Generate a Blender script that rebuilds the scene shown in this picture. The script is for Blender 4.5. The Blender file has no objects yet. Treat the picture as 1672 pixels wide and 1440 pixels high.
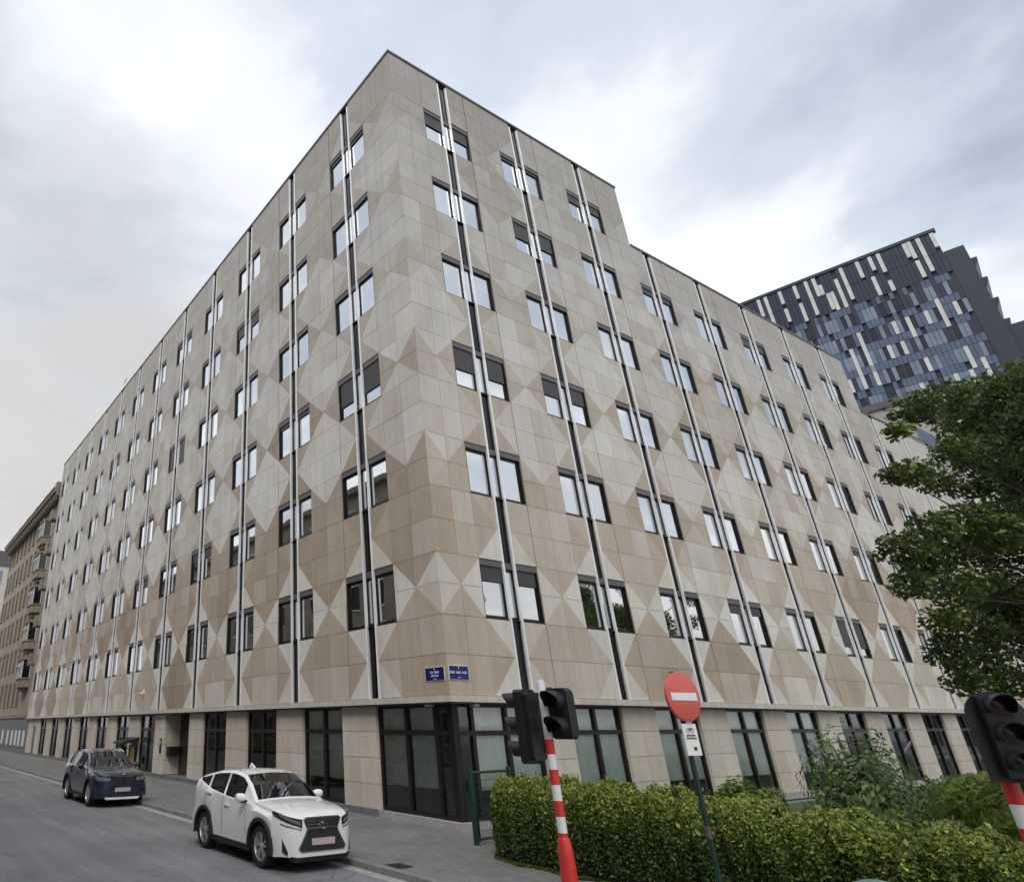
import bpy, bmesh, math, random
import numpy as np
from mathutils import Vector, Matrix

random.seed(7); rng = np.random.default_rng(7)
scene = bpy.context.scene
COL = scene.collection
PI = math.pi

# ------------------------------------------------------------------ camera
CAM = np.array([-12.9351, -13.5313, 2.3409])
YAW, PIT = math.radians(59.554), math.radians(24.312)
FPX, CX, CY, PW, PH = 1070.357, 462.874, 700.578, 1672.0, 1440.0
fw = np.array([math.cos(PIT)*math.cos(YAW), math.cos(PIT)*math.sin(YAW), math.sin(PIT)])
rt = np.array([math.sin(YAW), -math.cos(YAW), 0.0])
up = np.cross(rt, fw)
cd = bpy.data.cameras.new('camera'); cam = bpy.data.objects.new('camera', cd); COL.objects.link(cam)
cam.matrix_world = Matrix(((rt[0], up[0], -fw[0], CAM[0]), (rt[1], up[1], -fw[1], CAM[1]),
                           (rt[2], up[2], -fw[2], CAM[2]), (0, 0, 0, 1)))
cd.sensor_fit = 'HORIZONTAL'; cd.sensor_width = 36.0; cd.lens = FPX/PW*36.0
cd.shift_x = (PW/2-CX)/PW; cd.shift_y = (CY-PH/2)/PW
cd.clip_start = 0.1; cd.clip_end = 3000
scene.camera = cam

def atd(x, y, d):
    """world point seen at photo pixel (x, y) and depth d; used once to read off where a thing stands"""
    return CAM + d*(fw + rt*(x-CX)/FPX - up*(y-CY)/FPX)

# ------------------------------------------------------------------ sky and sun
SUN_EL, SUN_AZ = math.radians(50), math.radians(220)      # azimuth measured from +X, anticlockwise
world = bpy.data.worlds.new('World'); scene.world = world; world.use_nodes = True
wn, wl = world.node_tree.nodes, world.node_tree.links
wn.clear()
def WN(t, **k):
    n = wn.new(t)
    for a, b in k.items(): setattr(n, a, b)
    return n
wout = WN('ShaderNodeOutputWorld'); bg = WN('ShaderNodeBackground'); bg.inputs['Strength'].default_value = 0.14
wl.new(bg.outputs[0], wout.inputs[0])
sky = WN('ShaderNodeTexSky', sky_type='NISHITA'); sky.sun_disc = False
sky.sun_elevation = SUN_EL; sky.sun_rotation = PI/2-SUN_AZ; sky.altitude = 50; sky.dust_density = 2.5
tc = WN('ShaderNodeTexCoord'); sep = WN('ShaderNodeSeparateXYZ'); wl.new(tc.outputs['Generated'], sep.inputs[0])
def WM(op, a, b=None, c=None):
    n = WN('ShaderNodeMath', operation=op)
    for i, v in enumerate((a, b, c)):
        if v is None: continue
        if isinstance(v, (int, float)): n.inputs[i].default_value = v
        else: wl.new(v, n.inputs[i])
    return n.outputs[0]
zc = WM('ADD', WM('MAXIMUM', sep.outputs[2], 0.0), 0.16)
cmb = WN('ShaderNodeCombineXYZ')
wl.new(WM('DIVIDE', sep.outputs[0], zc), cmb.inputs[0]); wl.new(WM('DIVIDE', sep.outputs[1], zc), cmb.inputs[1])
def wnoise(scale, off, detail, rough, dist=0.0, lac=2.0):
    mp = WN('ShaderNodeMapping'); mp.inputs['Location'].default_value = off
    wl.new(cmb.outputs[0], mp.inputs[0])
    n = WN('ShaderNodeTexNoise'); n.inputs['Scale'].default_value = scale; n.inputs['Detail'].default_value = detail
    n.inputs['Roughness'].default_value = rough; n.inputs['Distortion'].default_value = dist
    wl.new(mp.outputs[0], n.inputs['Vector']); return n.outputs['Fac']
def wramp(fac, stops):
    r = WN('ShaderNodeValToRGB'); wl.new(fac, r.inputs[0])
    el = r.color_ramp.elements
    while len(el) > 1: el.remove(el[-1])
    el[0].position, el[0].color = stops[0][0], (*stops[0][1], 1)
    for p, c in stops[1:]:
        e = el.new(p); e.color = (*c, 1)
    r.color_ramp.interpolation = 'EASE'
    return r.outputs[0]
SKY_OFF = (38.3, 7.0, 0.0)
n1 = wnoise(0.62, SKY_OFF, 7, 0.52, 0.35)
n2 = wnoise(1.7, (7.3, 2.2, 0), 6, 0.55, 0.2)
nm = WM('ADD', WM('MULTIPLY', n1, 0.72), WM('MULTIPLY', n2, 0.28))
cl = wramp(nm, [(0.37, (3.2, 3.6, 4.35)), (0.44, (4.5, 4.95, 5.7)), (0.50, (6.2, 6.5, 7.0)), (0.565, (9.2, 9.2, 9.2))])
gap = wramp(wnoise(0.9, (11.0, 5.0, 0), 5, 0.5), [(0.52, (0, 0, 0)), (0.72, (0.35, 0.35, 0.35))])
mx = WN('ShaderNodeMix', data_type='RGBA'); wl.new(gap, mx.inputs[0]); wl.new(cl, mx.inputs[6]); wl.new(sky.outputs[0], mx.inputs[7])
hz = WN('ShaderNodeMapRange', interpolation_type='SMOOTHSTEP'); wl.new(sep.outputs[2], hz.inputs[0])
for i_, v_ in enumerate((0.0, 0.42, 0.85, 0.0)): hz.inputs[i_+1].default_value = v_
mh = WN('ShaderNodeMix', data_type='RGBA'); wl.new(hz.outputs[0], mh.inputs[0]); wl.new(mx.outputs[2], mh.inputs[6])
mh.inputs[7].default_value = (6.0, 5.7, 5.5, 1)          # the paler, warmer air low over the roofs
# a flat grey bank of cloud lying over the end of the left street
dt = WN('ShaderNodeVectorMath', operation='DOT_PRODUCT'); wl.new(tc.outputs['Generated'], dt.inputs[0]); dt.inputs[1].default_value = (0.10, 0.90, 0.42)
bk = WN('ShaderNodeMapRange', interpolation_type='SMOOTHSTEP'); wl.new(WM('ADD', dt.outputs['Value'], WM('MULTIPLY', WM('SUBTRACT', n2, 0.5), 0.25)), bk.inputs[0])
for i_, v_ in enumerate((0.895, 1.0, 0.0, 0.95)): bk.inputs[i_+1].default_value = v_
mb_ = WN('ShaderNodeMix', data_type='RGBA'); wl.new(bk.outputs[0], mb_.inputs[0]); wl.new(mh.outputs[2], mb_.inputs[6]); mb_.inputs[7].default_value = (4.45, 4.4, 4.42, 1)
wl.new(mb_.outputs[2], bg.inputs['Color'])

sd = bpy.data.lights.new('sun', 'SUN'); sun = bpy.data.objects.new('sun', sd); COL.objects.link(sun)
sd.energy = 1.5; sd.angle = math.radians(25); sd.color = (1.0, 0.965, 0.91)
sdir = Vector((math.cos(SUN_EL)*math.cos(SUN_AZ), math.cos(SUN_EL)*math.sin(SUN_AZ), math.sin(SUN_EL)))
sun.rotation_euler = sdir.to_track_quat('Z', 'Y').to_euler()
vs = scene.view_settings
vs.view_transform = 'Standard'; vs.look = 'None'; vs.gamma = 1.0; vs.use_curve_mapping = False; vs.exposure = 0.13
scene.cycles.max_bounces = 8; scene.cycles.transparent_max_bounces = 12

# ------------------------------------------------------------------ materials
def mat_new(name):
    m = bpy.data.materials.new(name); m.use_nodes = True
    nt = m.node_tree; b = nt.nodes['Principled BSDF']
    return m, nt, b
def N(nt, t, **k):
    n = nt.nodes.new(t)
    for a, v in k.items(): setattr(n, a, v)
    return n
def noise(nt, vec, scale, detail=4, rough=0.55):
    n = N(nt, 'ShaderNodeTexNoise'); n.inputs['Scale'].default_value = scale
    n.inputs['Detail'].default_value = detail; n.inputs['Roughness'].default_value = rough
    if vec is not None: nt.links.new(vec, n.inputs['Vector'])
    return n.outputs['Fac']
def mrange(nt, v, a, b, c, d):
    n = N(nt, 'ShaderNodeMapRange'); nt.links.new(v, n.inputs[0])
    for i, x in enumerate((a, b, c, d)): n.inputs[i+1].default_value = x
    return n.outputs[0]
def mul(nt, a, b):
    n = N(nt, 'ShaderNodeMath', operation='MULTIPLY'); nt.links.new(a, n.inputs[0]); nt.links.new(b, n.inputs[1]); return n.outputs[0]
def scale_col(nt, col, f):
    n = N(nt, 'ShaderNodeMix', data_type='RGBA', blend_type='MULTIPLY'); n.inputs[0].default_value = 1
    if isinstance(col, tuple): n.inputs[6].default_value = (*col, 1)
    else: nt.links.new(col, n.inputs[6])
    nt.links.new(f, n.inputs[7]); return n.outputs[2]
def bump(nt, b, h, strength, dist=0.01):
    n = N(nt, 'ShaderNodeBump'); n.inputs['Strength'].default_value = strength; n.inputs['Distance'].default_value = dist
    nt.links.new(h, n.inputs['Height']); nt.links.new(n.outputs[0], b.inputs['Normal'])
def geo_pos(nt): return N(nt, 'ShaderNodeNewGeometry').outputs['Position']
def stretch(nt, vec, sx, sy, sz):
    n = N(nt, 'ShaderNodeMapping'); n.inputs['Scale'].default_value = (sx, sy, sz); nt.links.new(vec, n.inputs[0]); return n.outputs[0]

def plain(name, col, rough=0.6, metal=0.0, var=0.12, scale=6.0, bmp=0.0, coat=0.0, ior=None, spec=None, streak=0.0):
    m, nt, b = mat_new(name)
    p = geo_pos(nt)
    f = mrange(nt, noise(nt, p, scale), 0.3, 0.7, 1-var, 1+var)
    if streak:
        f = mul(nt, f, mrange(nt, noise(nt, stretch(nt, p, 3, 3, 0.25), 2.0, 5), 0.35, 0.7, 1-streak, 1+streak*0.4))
    nt.links.new(scale_col(nt, tuple(col), f), b.inputs['Base Color'])
    b.inputs['Roughness'].default_value = rough; b.inputs['Metallic'].default_value = metal
    b.inputs['Coat Weight'].default_value = coat; b.inputs['Coat Roughness'].default_value = 0.03
    if ior: b.inputs['IOR'].default_value = ior
    if spec is not None: b.inputs['Specular IOR Level'].default_value = spec
    if bmp: bump(nt, b, noise(nt, p, scale*6, 3), bmp, 0.004)
    return m

def stone_mat():
    m, nt, b = mat_new('travertine_panel')
    at = N(nt, 'ShaderNodeAttribute', attribute_name='tone')
    p = geo_pos(nt)
    f = mrange(nt, noise(nt, p, 0.9, 5), 0.3, 0.7, 0.92, 1.06)
    f = mul(nt, f, mrange(nt, noise(nt, stretch(nt, p, 1, 1, 2.2), 9, 6, 0.7), 0.3, 0.7, 0.91, 1.08))
    f = mul(nt, f, mrange(nt, noise(nt, stretch(nt, p, 3.2, 3.2, 0.16), 1.1, 4, 0.5), 0.45, 0.75, 1.01, 0.90))
    nt.links.new(scale_col(nt, at.outputs['Color'], f), b.inputs['Base Color'])
    b.inputs['Roughness'].default_value = 0.55; b.inputs['Specular IOR Level'].default_value = 0.3
    bump(nt, b, noise(nt, p, 40, 3), 0.15, 0.003)
    return m

def glass_mat(name, tint, ior, base=0.06):
    """coated window glass: mirror reflection by angle, the rest lets the tinted room through"""
    m, nt, b = mat_new(name); nt.nodes.remove(b)
    fr = N(nt, 'ShaderNodeFresnel'); fr.inputs[0].default_value = ior
    p = geo_pos(nt)
    bm = N(nt, 'ShaderNodeBump'); bm.inputs['Strength'].default_value = 0.012; bm.inputs['Distance'].default_value = 0.3
    nt.links.new(noise(nt, p, 0.8, 1), bm.inputs['Height'])
    gl = N(nt, 'ShaderNodeBsdfGlossy'); gl.inputs['Roughness'].default_value = 0.015; gl.inputs['Color'].default_value = (0.93, 0.97, 1, 1)
    nt.links.new(bm.outputs[0], gl.inputs['Normal'])
    tr = N(nt, 'ShaderNodeBsdfTransparent'); tr.inputs['Color'].default_value = (*tint, 1)
    mxs = N(nt, 'ShaderNodeMixShader')
    ad = N(nt, 'ShaderNodeMath', operation='ADD'); ad.use_clamp = True; nt.links.new(fr.outputs[0], ad.inputs[0]); ad.inputs[1].default_value = base
    nt.links.new(ad.outputs[0], mxs.inputs[0]); nt.links.new(tr.outputs[0], mxs.inputs[1]); nt.links.new(gl.outputs[0], mxs.inputs[2])
    nt.links.new(mxs.outputs[0], nt.nodes['Material Output'].inputs[0])
    return m

def leaf_mat(name, rough=0.5, trans=0.35):
    m, nt, b = mat_new(name)
    at = N(nt, 'ShaderNodeAttribute', attribute_name='tone')
    nt.links.new(at.outputs['Color'], b.inputs['Base Color']); b.inputs['Roughness'].default_value = rough
    b.inputs['Specular IOR Level'].default_value = 0.35
    tl = N(nt, 'ShaderNodeBsdfTranslucent'); nt.links.new(at.outputs['Color'], tl.inputs[0])
    mxs = N(nt, 'ShaderNodeMixShader'); mxs.inputs[0].default_value = trans
    nt.links.new(b.outputs[0], mxs.inputs[1]); nt.links.new(tl.outputs[0], mxs.inputs[2])
    nt.links.new(mxs.outputs[0], nt.nodes['Material Output'].inputs[0])
    return m

def asphalt_mat():
    m, nt, b = mat_new('asphalt')
    p = geo_pos(nt)
    f = mrange(nt, noise(nt, p, 0.35, 5), 0.3, 0.7, 0.84, 1.13)
    f = mul(nt, f, mrange(nt, noise(nt, p, 45, 3, 0.8), 0.25, 0.75, 0.72, 1.28))
    f = mul(nt, f, mrange(nt, noise(nt, stretch(nt, p, 1.6, 0.12, 1), 1.5, 5), 0.35, 0.7, 0.86, 1.1))
    f = mul(nt, f, mrange(nt, noise(nt, p, 2.6, 5, 0.6), 0.57, 0.66, 1.0, 0.86))
    vo = N(nt, 'ShaderNodeTexVoronoi', feature='DISTANCE_TO_EDGE'); vo.inputs['Scale'].default_value = 0.42
    wv = N(nt, 'ShaderNodeMix', data_type='RGBA'); wv.inputs[0].default_value = 0.25
    nz = N(nt, 'ShaderNodeTexNoise'); nz.inputs['Scale'].default_value = 1.6; nz.inputs['Detail'].default_value = 6; nt.links.new(p, nz.inputs['Vector'])
    nt.links.new(p, wv.inputs[6]); nt.links.new(nz.outputs['Color'], wv.inputs[7]); nt.links.new(wv.outputs[2], vo.inputs['Vector'])
    crk = mrange(nt, vo.outputs['Distance'], 0.002, 0.008, 0.0, 1.0)
    sel = mrange(nt, noise(nt, p, 0.23, 2), 0.47, 0.53, 0.0, 1.0)          # only some stretches are cracked
    mxn = N(nt, 'ShaderNodeMath', operation='MAXIMUM'); nt.links.new(crk, mxn.inputs[0]); nt.links.new(sel, mxn.inputs[1])
    f = mul(nt, f, mrange(nt, mxn.outputs[0], 0, 1, 0.70, 1.0))
    nt.links.new(scale_col(nt, (0.205, 0.207, 0.216), f), b.inputs['Base Color'])
    b.inputs['Roughness'].default_value = 0.85; b.inputs['Specular IOR Level'].default_value = 0.25
    bump(nt, b, noise(nt, p, 90, 2), 0.35, 0.006)
    return m

def paving_mat():
    m, nt, b = mat_new('concrete_paving')
    p = geo_pos(nt)
    br = N(nt, 'ShaderNodeTexBrick'); br.offset = 0.5
    br.inputs['Scale'].default_value = 1.0; br.inputs['Mortar Size'].default_value = 0.008
    br.inputs['Brick Width'].default_value = 0.3; br.inputs['Row Height'].default_value = 0.3
    br.inputs['Color1'].default_value = (0.185, 0.180, 0.172, 1); br.inputs['Color2'].default_value = (0.155, 0.152, 0.147, 1)
    br.inputs['Mortar'].default_value = (0.09, 0.089, 0.085, 1)
    nt.links.new(p, br.inputs['Vector'])
    f = mrange(nt, noise(nt, p, 0.7, 5), 0.3, 0.7, 0.82, 1.14)
    f = mul(nt, f, mrange(nt, noise(nt, p, 7, 5, 0.65), 0.35, 0.75, 1.05, 0.86))
    nt.links.new(scale_col(nt, br.outputs['Color'], f), b.inputs['Base Color'])
    b.inputs['Roughness'].default_value = 0.8
    bump(nt, b, br.outputs['Fac'], -0.25, 0.004)
    return m

M = dict(
    stone=stone_mat(),
    core=plain('wall_core', (0.10, 0.095, 0.088), 0.9),
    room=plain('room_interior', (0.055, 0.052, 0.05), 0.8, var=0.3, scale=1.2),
    ledge=plain('stone_ledge', (0.52, 0.49, 0.44), 0.6, var=0.1, streak=0.12),
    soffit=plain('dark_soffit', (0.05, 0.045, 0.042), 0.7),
    coping=plain('coping_metal', (0.12, 0.115, 0.115), 0.45, 0.5),
    alu=plain('brushed_aluminium', (0.84, 0.85, 0.87), 0.35, 0.2, var=0.05, scale=3, streak=0.10),
    frame=plain('bronze_frame', (0.018, 0.016, 0.016), 0.4, 0.3),
    brown=plain('brown_frame', (0.012, 0.009, 0.008), 0.4, 0.1),
    head=plain('blind_box', (0.115, 0.105, 0.11), 0.5, 0.2),
    shutter=plain('dark_shutter', (0.045, 0.043, 0.044), 0.55),
    blackglass=plain('black_glass', (0.008, 0.009, 0.011), 0.04, 0, spec=0.6, ior=1.6),
    slotglass=plain('slot_glass', (0.006, 0.007, 0.008), 0.10, 0, spec=0.22),
    glass=glass_mat('window_glass', (0.42, 0.46, 0.48), 1.75, 0.54),
    shopglass=glass_mat('shop_glass', (0.85, 0.91, 0.89), 1.45, 0.05),
    curtain=plain('pale_curtain', (0.82, 0.84, 0.82), 0.9, var=0.1, scale=3),
    net=plain('net_curtain', (0.46, 0.46, 0.45), 0.9, var=0.12, scale=3),
    lowpanel=plain('dark_low_panel', (0.045, 0.04, 0.042), 0.5),
    blue_stone=plain('blue_stone', (0.14, 0.145, 0.155), 0.7, var=0.2, bmp=0.2),
    granite=plain('granite_plinth', (0.33, 0.325, 0.32), 0.65, var=0.18, bmp=0.2),
    asphalt=asphalt_mat(), paving=paving_mat(),
    gutter=plain('concrete_gutter', (0.30, 0.297, 0.287), 0.8, var=0.2, scale=4, bmp=0.2),
    kerb=plain('kerb_stone', (0.20, 0.195, 0.19), 0.75, var=0.25, scale=3, bmp=0.3),
    soil=plain('garden_soil', (0.06, 0.05, 0.035), 0.95, var=0.4),
    lawn=plain('lawn', (0.055, 0.085, 0.022), 0.95, var=0.35, scale=12, bmp=0.5),
    steel=plain('grey_paint', (0.62, 0.63, 0.64), 0.4, var=0.08, scale=9),
    red=plain('red_paint', (0.62, 0.04, 0.035), 0.4, var=0.12, scale=8),
    signred=plain('sign_red', (0.62, 0.11, 0.09), 0.35, var=0.06),
    white=plain('white_paint', (0.78, 0.78, 0.77), 0.4, var=0.07, scale=9),
    black=plain('black_plastic', (0.012, 0.013, 0.016), 0.45, var=0.3),
    dgreen=plain('dark_green_paint', (0.010, 0.035, 0.026), 0.4, var=0.15),
    bin=plain('bin_green', (0.10, 0.20, 0.17), 0.4, var=0.15),
    signblue=plain('enamel_blue', (0.008, 0.012, 0.13), 0.25, var=0.06),
    leaf=leaf_mat('leaf', 0.6, 0.4), hedgeleaf=leaf_mat('hedge_leaf', 0.42, 0.25),
    bark=plain('bark', (0.040, 0.033, 0.027), 0.9, var=0.35, scale=9, bmp=0.5),
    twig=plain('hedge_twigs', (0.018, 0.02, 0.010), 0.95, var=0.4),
    flower=plain('purple_flower', (0.30, 0.21, 0.36), 0.8, var=0.3, scale=30),
    aptwall=plain('apartment_render', (0.30, 0.26, 0.205), 0.85, var=0.16, scale=0.8, bmp=0.1, streak=0.2),
    apttrim=plain('apartment_trim', (0.23, 0.195, 0.15), 0.8, var=0.15, scale=2, streak=0.2),
    aptdark=plain('apartment_plinth', (0.15, 0.155, 0.17), 0.8, var=0.12, streak=0.15),
    slate=plain('slate_roof', (0.09, 0.085, 0.09), 0.6),
    oldwhite=plain('white_joinery', (0.62, 0.62, 0.60), 0.5),
    render_grey=plain('grey_render', (0.36, 0.34, 0.325), 0.8, var=0.08, scale=0.7),
    pale_wall=plain('pale_wall', (0.50, 0.46, 0.40), 0.8, var=0.1),
    tdark=plain('tower_dark', (0.018, 0.023, 0.044), 0.4, 0.2),
    tblack=plain('tower_slab', (0.022, 0.028, 0.040), 0.45, 0.2),
    tblue=plain('tower_blue', (0.072, 0.10, 0.16), 0.35, 0.2, var=0.2, scale=0.6),
    tblue2=plain('tower_pale_blue', (0.15, 0.19, 0.245), 0.35, 0.2, var=0.2, scale=0.6),
    tnavy=plain('tower_navy_glass', (0.008, 0.012, 0.030), 0.25, 0, spec=0.4),
    tcream=plain('tower_cream', (0.46, 0.49, 0.48), 0.45, 0.1, var=0.12, scale=0.6),
    carwhite=plain('white_car_paint', (0.80, 0.80, 0.80), 0.25, 0.0, var=0.01, coat=1.0),
    carblue=plain('blue_car_paint', (0.012, 0.020, 0.060), 0.22, 0.35, var=0.02, coat=1.0),
    carblack=plain('black_car_paint', (0.01, 0.01, 0.012), 0.22, 0.3, var=0.02, coat=1.0),
    carglass=glass_mat('car_glass', (0.24, 0.28, 0.27), 1.5, 0.08),
    seat=plain('car_seat', (0.13, 0.115, 0.10), 0.8, var=0.2),
    tyre=plain('tyre_rubber', (0.012, 0.012, 0.012), 0.85, var=0.2),
    rim=plain('alloy_rim', (0.60, 0.61, 0.63), 0.3, 0.85, var=0.05),
    cladding=plain('black_cladding', (0.014, 0.014, 0.015), 0.6, var=0.2),
    grille=plain('grille', (0.045, 0.046, 0.05), 0.35, 0.4),
    chrome=plain('chrome', (0.75, 0.76, 0.78), 0.12, 1.0, var=0.02),
    lamp=plain('lamp_lens', (0.16, 0.18, 0.20), 0.06, 0.1, spec=0.7),
    lampdark=plain('lamp_housing', (0.03, 0.032, 0.036), 0.15, 0.2),
    plate=plain('number_plate', (0.48, 0.40, 0.40), 0.5, var=0.1, scale=12),
    lens_red=plain('red_lens', (0.030, 0.005, 0.006), 0.2), lens_amber=plain('amber_lens', (0.028, 0.018, 0.006), 0.2),
    lens_green=plain('green_lens', (0.004, 0.022, 0.020), 0.2),
    yellow=plain('yellow_panel', (0.62, 0.46, 0.03), 0.5),
    door=plain('bronze_door', (0.045, 0.033, 0.028), 0.4, 0.2),
    farblue=plain('far_blue_glass', (0.14, 0.22, 0.33), 0.1, 0, spec=0.6),
)

for k_ in ('carwhite', 'carblue', 'carblack'):            # the inside of a body shell is lined in dark cloth
    nt_ = M[k_].node_tree; b_ = nt_.nodes['Principled BSDF']
    g_ = N(nt_, 'ShaderNodeNewGeometry'); mx_ = N(nt_, 'ShaderNodeMixShader'); df_ = N(nt_, 'ShaderNodeBsdfDiffuse'); df_.inputs[0].default_value = (0.03, 0.03, 0.03, 1)
    nt_.links.new(g_.outputs['Backfacing'], mx_.inputs[0]); nt_.links.new(b_.outputs[0], mx_.inputs[1]); nt_.links.new(df_.outputs[0], mx_.inputs[2])
    nt_.links.new(mx_.outputs[0], nt_.nodes['Material Output'].inputs[0])

# ------------------------------------------------------------------ mesh helpers
class MB:
    def __init__(s): s.v, s.f, s.m, s.c = [], [], [], []
    def add(s, vs, fs, mi=0, col=None):
        o = len(s.v); s.v += [tuple(map(float, v)) for v in vs]
        for f in fs: s.f.append(tuple(i+o for i in f)); s.m.append(mi); s.c.append(col)
        return s
    def box(s, a, b, mi=0, col=None, X=None):
        x0, y0, z0 = a; x1, y1, z1 = b
        if x0 > x1: x0, x1 = x1, x0
        if y0 > y1: y0, y1 = y1, y0
        if z0 > z1: z0, z1 = z1, z0
        vs = [(x0,y0,z0),(x1,y0,z0),(x1,y1,z0),(x0,y1,z0),(x0,y0,z1),(x1,y0,z1),(x1,y1,z1),(x0,y1,z1)]
        fs = [(0,3,2,1),(4,5,6,7),(0,1,5,4),(1,2,6,5),(2,3,7,6),(3,0,4,7)]
        if X: vs = [X(v) for v in vs]
        return s.add(vs, fs, mi, col)
    def prism(s, pts, axis, a, b, mi=0, X=None):
        """closed outline pts (2D) extruded along axis from a to b"""
        n = len(pts)
        def P(p, t): return {0: (t, p[0], p[1]), 1: (p[0], t, p[1]), 2: (p[0], p[1], t)}[axis]
        vs = [P(p, a) for p in pts]+[P(p, b) for p in pts]
        if X: vs = [X(v) for v in vs]
        fs = [tuple(range(n))[::-1], tuple(range(n, 2*n))]+[(i, (i+1) % n, n+(i+1) % n, n+i) for i in range(n)]
        return s.add(vs, fs, mi)
    def tube(s, pts, rads, seg=10, mi=0, cap=True):
        pts = [Vector(p) for p in pts]; rings = []; o = len(s.v); ref = None
        for i, p in enumerate(pts):
            d = (pts[min(i+1, len(pts)-1)]-pts[max(i-1, 0)])
            d = d.normalized() if d.length > 1e-9 else Vector((0, 0, 1))
            if ref is None: ref = Vector((1, 0, 0)) if abs(d.x) < 0.9 else Vector((0, 1, 0))
            a = (ref-d*ref.dot(d)).normalized(); b = d.cross(a); ref = a
            for k in range(seg):
                t = 2*PI*k/seg; s.v.append(tuple(p+(a*math.cos(t)+b*math.sin(t))*rads[i]))
        for i in range(len(pts)-1):
            for k in range(seg):
                k2 = (k+1) % seg
                s.f.append((o+i*seg+k, o+i*seg+k2, o+(i+1)*seg+k2, o+(i+1)*seg+k)); s.m.append(mi); s.c.append(None)
        if cap:
            s.f.append(tuple(o+k for k in range(seg))[::-1]); s.f.append(tuple(o+(len(pts)-1)*seg+k for k in range(seg)))
            s.m += [mi, mi]; s.c += [None, None]
        return s
    def lathe(s, prof, seg=24, mi=0, X=None):
        """profile of (radius, height) turned round the local z axis"""
        o = len(s.v); n = len(prof)
        for r, z in prof:
            for k in range(seg):
                t = 2*PI*k/seg; p = (r*math.cos(t), r*math.sin(t), z); s.v.append(tuple(X(p)) if X else p)
        for i in range(n-1):
            for k in range(seg):
                k2 = (k+1) % seg
                s.f.append((o+i*seg+k, o+i*seg+k2, o+(i+1)*seg+k2, o+(i+1)*seg+k)); s.m.append(mi); s.c.append(None)
        return s
    def mesh(s, name, mats, smooth=None, fixn=False):
        me = bpy.data.meshes.new(name); me.from_pydata(s.v, [], s.f)
        for m in (mats if isinstance(mats, (list, tuple)) else [mats]): me.materials.append(m)
        if any(s.m): me.polygons.foreach_set('material_index', s.m)
        if s.c and s.c[0] is not None:
            at = me.color_attributes.new('tone', 'FLOAT_COLOR', 'CORNER')
            buf = []
            for f, c in zip(s.f, s.c): buf += [c[0], c[1], c[2], 1.0]*len(f)
            at.data.foreach_set('color', buf)
        if fixn:
            bm = bmesh.new(); bm.from_mesh(me); bmesh.ops.recalc_face_normals(bm, faces=bm.faces); bm.to_mesh(me); bm.free()
        if smooth is not None:
            me.polygons.foreach_set('use_smooth', [True]*len(me.polygons))
            try: me.set_sharp_from_angle(angle=math.radians(smooth))
            except Exception: pass
        me.update(); return me
    def obj(s, name, mats, parent=None, smooth=None, fixn=False, **props):
        return link(name, s.mesh(name, mats, smooth, fixn), parent, **props)
def link(name, data, parent=None, **props):
    o = bpy.data.objects.new(name, data); COL.objects.link(o)
    if parent is not None: o.parent = parent
    for k, v in props.items(): o[k] = v
    return o
def thing(name, label, cat, loc=(0, 0, 0), rz=0.0, group=None):
    o = link(name, None); o.location = loc; o.rotation_euler = (0, 0, rz); o.empty_display_size = 0.3
    o['label'] = label; o['category'] = cat
    if group: o['group'] = group
    return o
def tag(o, label, cat, group=None):
    o['label'] = label; o['category'] = cat
    if group: o['group'] = group
    return o
def copy_tree(o, parent=None):
    c = o.copy(); COL.objects.link(c)
    if parent is not None: c.parent = parent
    for ch in list(o.children): copy_tree(ch, c)
    return c

# ------------------------------------------------------------------ ground
KX, RZ = -4.28, -0.10
def structure(name, mb, m, **k): return mb.obj(name, m, None, kind='structure', **k)
mb = MB(); mb.add([(-900, -900, RZ-0.06), (900, -900, RZ-0.06), (900, 900, RZ-0.06), (-900, 900, RZ-0.06)], [(0, 1, 2, 3)])
structure('ground', mb, M['gutter'])
mb = MB(); mb.add([(-15.6, -60, RZ), (KX+0.02, -60, RZ), (KX+0.02, 160, RZ), (-15.6, 160, RZ)], [(0, 1, 2, 3)])
mb.add([(KX+0.02, -60, RZ), (140, -60, RZ), (140, -13.6, RZ), (KX+0.02, -13.6, RZ)], [(0, 1, 2, 3)])
structure('road', mb, M['asphalt'])
mb = MB(); mb.box((KX-0.30, -4.1, RZ-0.02), (KX-0.02, 150, RZ+0.006)); structure('gutter_strip', mb, M['gutter'])
# pavement: the strip along the facade, bulging out where the parking lane ends
out = [(KX+0.15, -4.3), (KX+0.15, 150), (0.9, 150), (0.9, -0.2), (60, -0.2), (60, -12.0), (0, -13.2), (-5.0, -13.4), (-6.6, -12.6), (-7.0, -11.0), (-7.0, -6.2), (-6.6, -5.2), (-5.6, -4.5)]
mb = MB(); mb.prism(out[::-1], 2, RZ-0.05, 0.0); structure('pavement', mb, M['paving'], fixn=True)
kr = link('kerb', None); kr['kind'] = 'structure'
y = -4.25; kmeshes = []
for i in range(4):
    w = 0.985; r = MB(); j = [random.uniform(-0.006, 0.006) for _ in range(4)]
    x0 = KX; r.prism([(x0+0.02, RZ-0.04), (x0, RZ), (x0+0.012, 0.002+j[0]), (x0+0.03, 0.010+j[0]), (x0+0.145, 0.010+j[1]), (x0+0.145, RZ-0.04)], 1, 0, w)
    kmeshes.append(r.mesh('kerb_stone', M['kerb'], fixn=True))
while y < 75:
    o = link('kerb_stone', random.choice(kmeshes), kr); o.location = (random.uniform(-0.006, 0.006), y, random.uniform(-0.004, 0.003)); y += 1.0
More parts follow.
